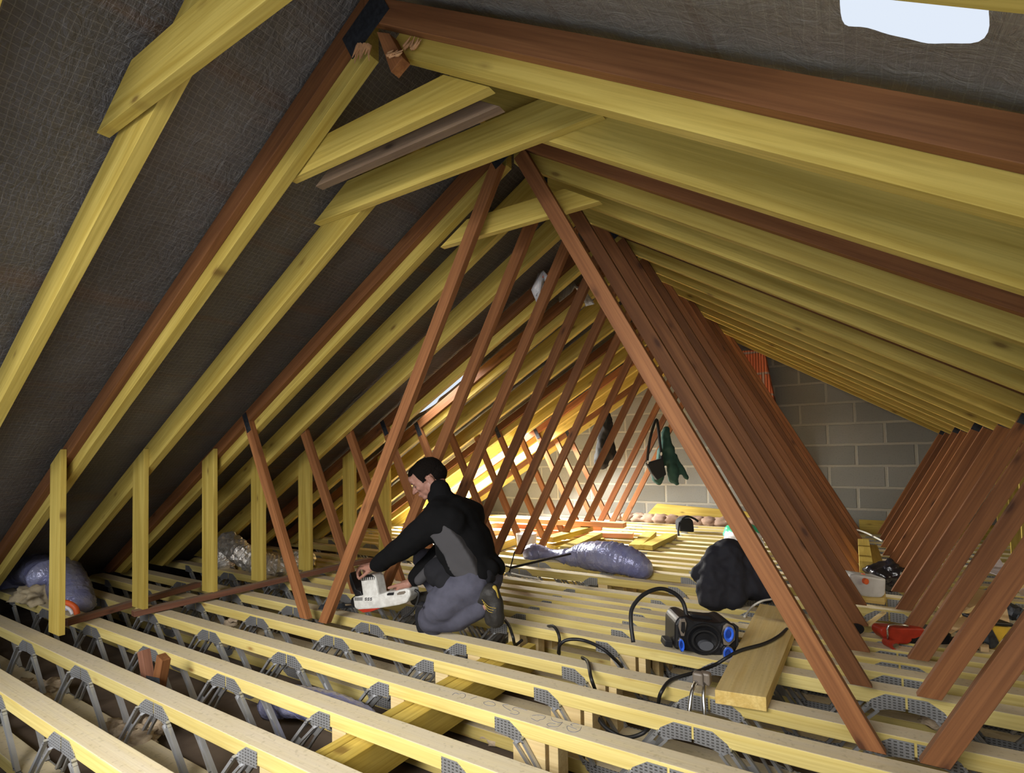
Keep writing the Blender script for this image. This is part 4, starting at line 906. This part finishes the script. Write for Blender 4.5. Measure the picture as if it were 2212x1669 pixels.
# eyes and brows
for s_ in (1, -1):
    bm = bmesh.new(); ell_bm(bm, HP(0.091, s_*0.030, 0.022), (0.009, 0.014, 0.0045), hrot, 2); link('eye', bm, M['eye'], body, smooth=True)
    bm = bmesh.new(); cap_bm(bm, HP(0.104, s_*0.014, 0.043), HP(0.096, s_*0.044, 0.044), 0.0036, 0.0030); link('eyebrow', bm, M['brow'], body, smooth=True)
bm = bmesh.new(); cap_bm(bm, HP(0.113, 0.0, -0.029), HP(0.100, 0.024, -0.032), 0.0012, 0.001); link('mouth_line', bm, M['brow'], body, smooth=True)
# fleece
bm = bmesh.new()
ell_bm(bm, PM(1018, 1218), (0.145, 0.175, 0.10), Matrix((HF, NR, Vector((0, 0, 1)))).transposed()); 
ax = (PM(985, 1130)-PM(1020, 1215)).normalized(); ay = NR; az = ax.cross(ay); tr_ = Matrix((ax, ay, az)).transposed()
ell_bm(bm, PM(1005, 1178), (0.19, 0.175, 0.145), tr_, 4); ell_bm(bm, PM(987, 1128), (0.13, 0.20, 0.128), tr_, 4); ell_bm(bm, PM(966, 1098), (0.075, 0.185, 0.078), tr_, 4)
caps(bm, [(PM(964, 1094), PM(957, 1080), 0.075, 0.066), (PM(957, 1090), PM(948, 1086), 0.064, 0.056), (PM(995, 1128)+NR*0.10, shL, 0.10, 0.088), (PM(992, 1122)-NR*0.10, shR, 0.10, 0.085), (shL, elL, 0.088, 0.066), (elL, PM(846, 1206)+NR*0.08, 0.066, 0.050), (PM(846, 1206)+NR*0.08, PM(834, 1213)+NR*0.075, 0.052, 0.047),
          (shR, elR, 0.086, 0.066), (elR, PM(902, 1240)-NR*0.03, 0.064, 0.050), (PM(902, 1240)-NR*0.03, PM(894, 1250)-NR*0.015, 0.050, 0.046), (PM(1040, 1235)+NR*0.06, PM(1062, 1226)+NR*0.04, 0.10, 0.055), (PM(1040, 1235)-NR*0.06, PM(1062, 1226)-NR*0.04, 0.10, 0.055)])
wear('fleece_jacket', bm, M['fleece'], 0.010, 6, 0.020, 0.09)
bm = bmesh.new(); caps(bm, [(PM(958, 1086), PM(950, 1056), 0.062, 0.056), (PM(950, 1082), PM(942, 1074), 0.056, 0.050)]); wear('collar', bm, M['fleece'], 0.007, 3)
# grey side panel and cuffs
def panel(name, px, mat, off, dep):
    P = [PM(u, v)+NR*o_ for (u, v), o_ in zip(px, off)]; bm = bmesh.new()
    A = [bm.verts.new(p) for p in P]; B = [bm.verts.new(p-NR*dep) for p in P]; n = len(P)
    bm.faces.new(A); bm.faces.new(B[::-1])
    for i in range(n): bm.faces.new((A[i], B[i], B[(i+1) % n], A[(i+1) % n]))
    return bm
bm = panel('side', [(957, 1133), (975, 1116), (990, 1116), (1012, 1132), (1032, 1162), (1048, 1195), (1059, 1228), (1057, 1236), (1028, 1236), (1014, 1230), (1009, 1216), (994, 1185), (975, 1155), (962, 1142)], None,
           [0.19, 0.20, 0.20, 0.195, 0.18, 0.165, 0.15, 0.145, 0.165, 0.175, 0.185, 0.185, 0.19, 0.19], 0.10)
wear('grey_side_panel', bm, M['fleece_grey'], 0.008, 6, 0.008, 0.08)
bm = panel('sleeve', [(888, 1189), (925, 1154), (957, 1128), (962, 1140), (926, 1164), (892, 1193)], None, [0.17, 0.18, 0.19, 0.19, 0.18, 0.17], 0.07)
wear('grey_sleeve_panel', bm, M['fleece_grey'], 0.007, 3)
bm = bmesh.new(); caps(bm, [(PM(944, 1206)-NR*0.06, PM(908, 1252)+NR*0.012, 0.038, 0.030)]); wear('grey_sleeve_panel', bm, M['fleece_grey'], 0.008, 4)
# trousers
bm = bmesh.new()
ell_bm(bm, PM(1034, 1252), (0.12, 0.17, 0.10), Matrix((HF, NR, Vector((0, 0, 1)))).transposed(), 4)
caps(bm, [(hipL, PM(985, 1290)+NR*0.11, 0.105, 0.105), (PM(985, 1290)+NR*0.11, knL, 0.108, 0.070), (PM(948, 1338)+NR*0.10, PM(962, 1342)+NR*0.10, 0.040, 0.042), (knL, PM(1010, 1322)+NR*0.10, 0.075, 0.068), (PM(1010, 1322)+NR*0.10, PM(1056, 1300)+NR*0.10, 0.068, 0.052),
          (PM(1000, 1268)+NR*0.10, PM(1052, 1268)+NR*0.10, 0.085, 0.060)])
wear('trousers', bm, M['trouser'], 0.009, 6, 0.022, 0.10)
bm = bmesh.new(); caps(bm, [(hipR, PM(950, 1225)-NR*0.13, 0.105, 0.092), (PM(950, 1225)-NR*0.13, knR, 0.092, 0.068), (knR, PM(908, 1262)-NR*0.13, 0.070, 0.060), (PM(908, 1262)-NR*0.13, anR, 0.062, 0.050)])
wear('trouser_leg', bm, M['trouser'], 0.010, 5, 0.030, 0.07)
bm = bmesh.new(); caps(bm, [(PM(929, 1318)+NR*0.09, PM(933, 1345)+NR*0.09, 0.036, 0.034), (PM(933, 1345)+NR*0.09, PM(942, 1350)+NR*0.09, 0.030, 0.022), (PM(932, 1300)+NR*0.09, PM(930, 1320)+NR*0.09, 0.030, 0.036)]); wear('knee_patch', bm, M['trouser_dark'], 0.009, 4)
bm = bmesh.new(); caps(bm, [(PM(965, 1228)+NR*0.08, PM(1050, 1240)+NR*0.06, 0.085, 0.080), (PM(990, 1240)+NR*0.13, PM(1000, 1258)+NR*0.14, 0.06, 0.045)]); wear('shirt_tail', bm, M['trouser_dark'], 0.011, 5, 0.02)
bm = bmesh.new(); q = PM(954, 1286)+NR*0.215; box_bm(bm, (-0.018, -0.004, -0.006), (0.018, 0.004, 0.006), Matrix.Translation(q) @ Matrix((HF, NR, Vector((0, 0, 1)))).transposed().to_4x4()); link('pocket_tag', bm, M['black'], body, bevel=0.002)
# boots
bm = bmesh.new(); caps(bm, [(PM(1060, 1280)+NR*0.10, PM(1078, 1268)+NR*0.10, 0.048, 0.046), (PM(1078, 1268)+NR*0.10, PM(1088, 1300)+NR*0.10, 0.046, 0.043), (PM(1088, 1300)+NR*0.10, PM(1090, 1326)+NR*0.10, 0.043, 0.040), (PM(1082, 1300)+NR*0.10, PM(1080, 1325)+NR*0.10, 0.035, 0.036)])
bt = wear('boot', bm, M['boot'], 0.008, 3, 0.010, 0.04)
bm = bmesh.new(); caps(bm, [(PM(1088, 1258)+NR*0.11, PM(1095, 1282)+NR*0.11, 0.012, 0.010)]); link('boot_trim', bm, M['lace'], body, smooth=True)
for dd in (0, 5, 10):
    bm = bmesh.new(); c_ = spline([PM(1070+dd*.5, 1278+dd)+NR*0.155, PM(1083, 1292+dd)+NR*0.152, PM(1096, 1298+dd)+NR*0.135], 4)
    for a, b_ in zip(c_[:-1], c_[1:]): cyl_bm(bm, a, b_, 0.0016, 0.0016, 5)
    link('boot_seam', bm, M['lace'], body, smooth=True)
bm = bmesh.new(); caps(bm, [(anR, anR+HF*0.16+Vector((0, 0, -0.03)), 0.045, 0.036), (anR+Vector((0, 0, 0.03)), anR+Vector((0, 0, -0.02)), 0.05, 0.046)]); wear('boot', bm, M['boot'], 0.009, 3)

# electric chainsaw
saw = empty('chainsaw', PM(830, 1310))
def sprof(name, px, l0, l1, mat, bevel=0.006, parent=saw):
    P = [PM(u, v)+NR*l0 for u, v in px]; c = sum(P, Vector())/len(P); bm = bmesh.new()
    A = [bm.verts.new(p-c) for p in P]; B = [bm.verts.new(p-c-NR*(l0-l1)) for p in P]; n = len(P)
    bm.faces.new(A); bm.faces.new(B[::-1])
    for i in range(n): bm.faces.new((A[i], B[i], B[(i+1) % n], A[(i+1) % n]))
    return adopt(link(name, bm, mat, bevel=bevel, mw=Matrix.Translation(c)), parent)
bo = sprof('body', [(774, 1285), (790, 1281), (830, 1279), (845, 1274), (862, 1272), (888, 1266), (896, 1270), (897, 1283), (889, 1297), (872, 1302), (830, 1309), (784, 1312), (777, 1307)], 0.050, -0.045, M['white_pl'], 0.010)
sprof('motor_housing', [(789, 1246), (793, 1239), (813, 1236), (821, 1242), (825, 1262), (829, 1284), (795, 1288)], 0.045, -0.040, M['white_pl'], 0.010)
sprof('vent_cap', [(790, 1245), (794, 1238), (813, 1236), (820, 1242), (819, 1248), (792, 1250)], 0.047, 0.046, M['black'], 0.0)
for i in range(7): sprof('vent_slot', [(791+i*4.2, 1249), (793+i*4.2, 1249), (795+i*4.0, 1242), (793.4+i*4.0, 1242)], 0.0485, 0.047, M['white_pl'], 0)
for i in range(6): sprof('vent_slot', [(779+i*2.9, 1285), (780.4+i*2.9, 1285), (780.4+i*2.9, 1292), (779+i*2.9, 1292)], 0.0515, 0.0495, M['black'], 0)
for i in range(3):
    for j in range(2): sprof('vent_slot', [(801+i*5.5, 1286+j*3.5), (805+i*5.5, 1285.4+j*3.5), (804.4+i*5.5, 1287.6+j*3.5), (800.4+i*5.5, 1288.2+j*3.5)], 0.0515, 0.0495, M['black'], 0)
sprof('grip_window', [(848, 1277), (852, 1275), (863, 1274), (862, 1280), (848, 1281)], 0.0515, 0.0490, M['black'], 0.0)
sprof('grip_window', [(869, 1277), (874, 1273), (886, 1271), (888, 1274), (884, 1278), (870, 1280)], 0.0512, 0.0490, M['taupe'], 0.0)
sprof('base_strip', [(784, 1311), (829, 1305), (831, 1309), (812, 1316), (795, 1318)], 0.046, -0.03, M['redpl'], 0.002)
sprof('hand_guard', [(764, 1234), (768, 1234), (774, 1252), (779, 1268), (790, 1273), (794, 1284), (779, 1284), (773, 1273), (767, 1256)], 0.045, -0.045, M['black'], 0.004)
sprof('chain_cover', [(764, 1300), (766, 1289), (774, 1283), (777, 1306), (770, 1308)], 0.03, -0.03, M['black'], 0.004)
sprof('guide_bar', [(686, 1316), (692, 1306), (745, 1303), (776, 1301), (777, 1312), (745, 1313), (700, 1317)], -0.001, -0.007, M['plate'], 0.001)
sprof('bar_highlight', [(745, 1304), (772, 1303), (772, 1306), (746, 1308)], 0.0005, -0.001, M['chrome'], 0.0)
adopt(tube('power_lead', [PM(896, 1274), PM(904, 1280), PM(903, 1296), PM(896, 1312), PM(885, 1325), PM(872, 1333)], 0.0075, M['rubber'], sides=8, n=6), saw)
tag(saw, 'worn white electric chainsaw with a red strip in the hands of the kneeling man', 'chainsaw')
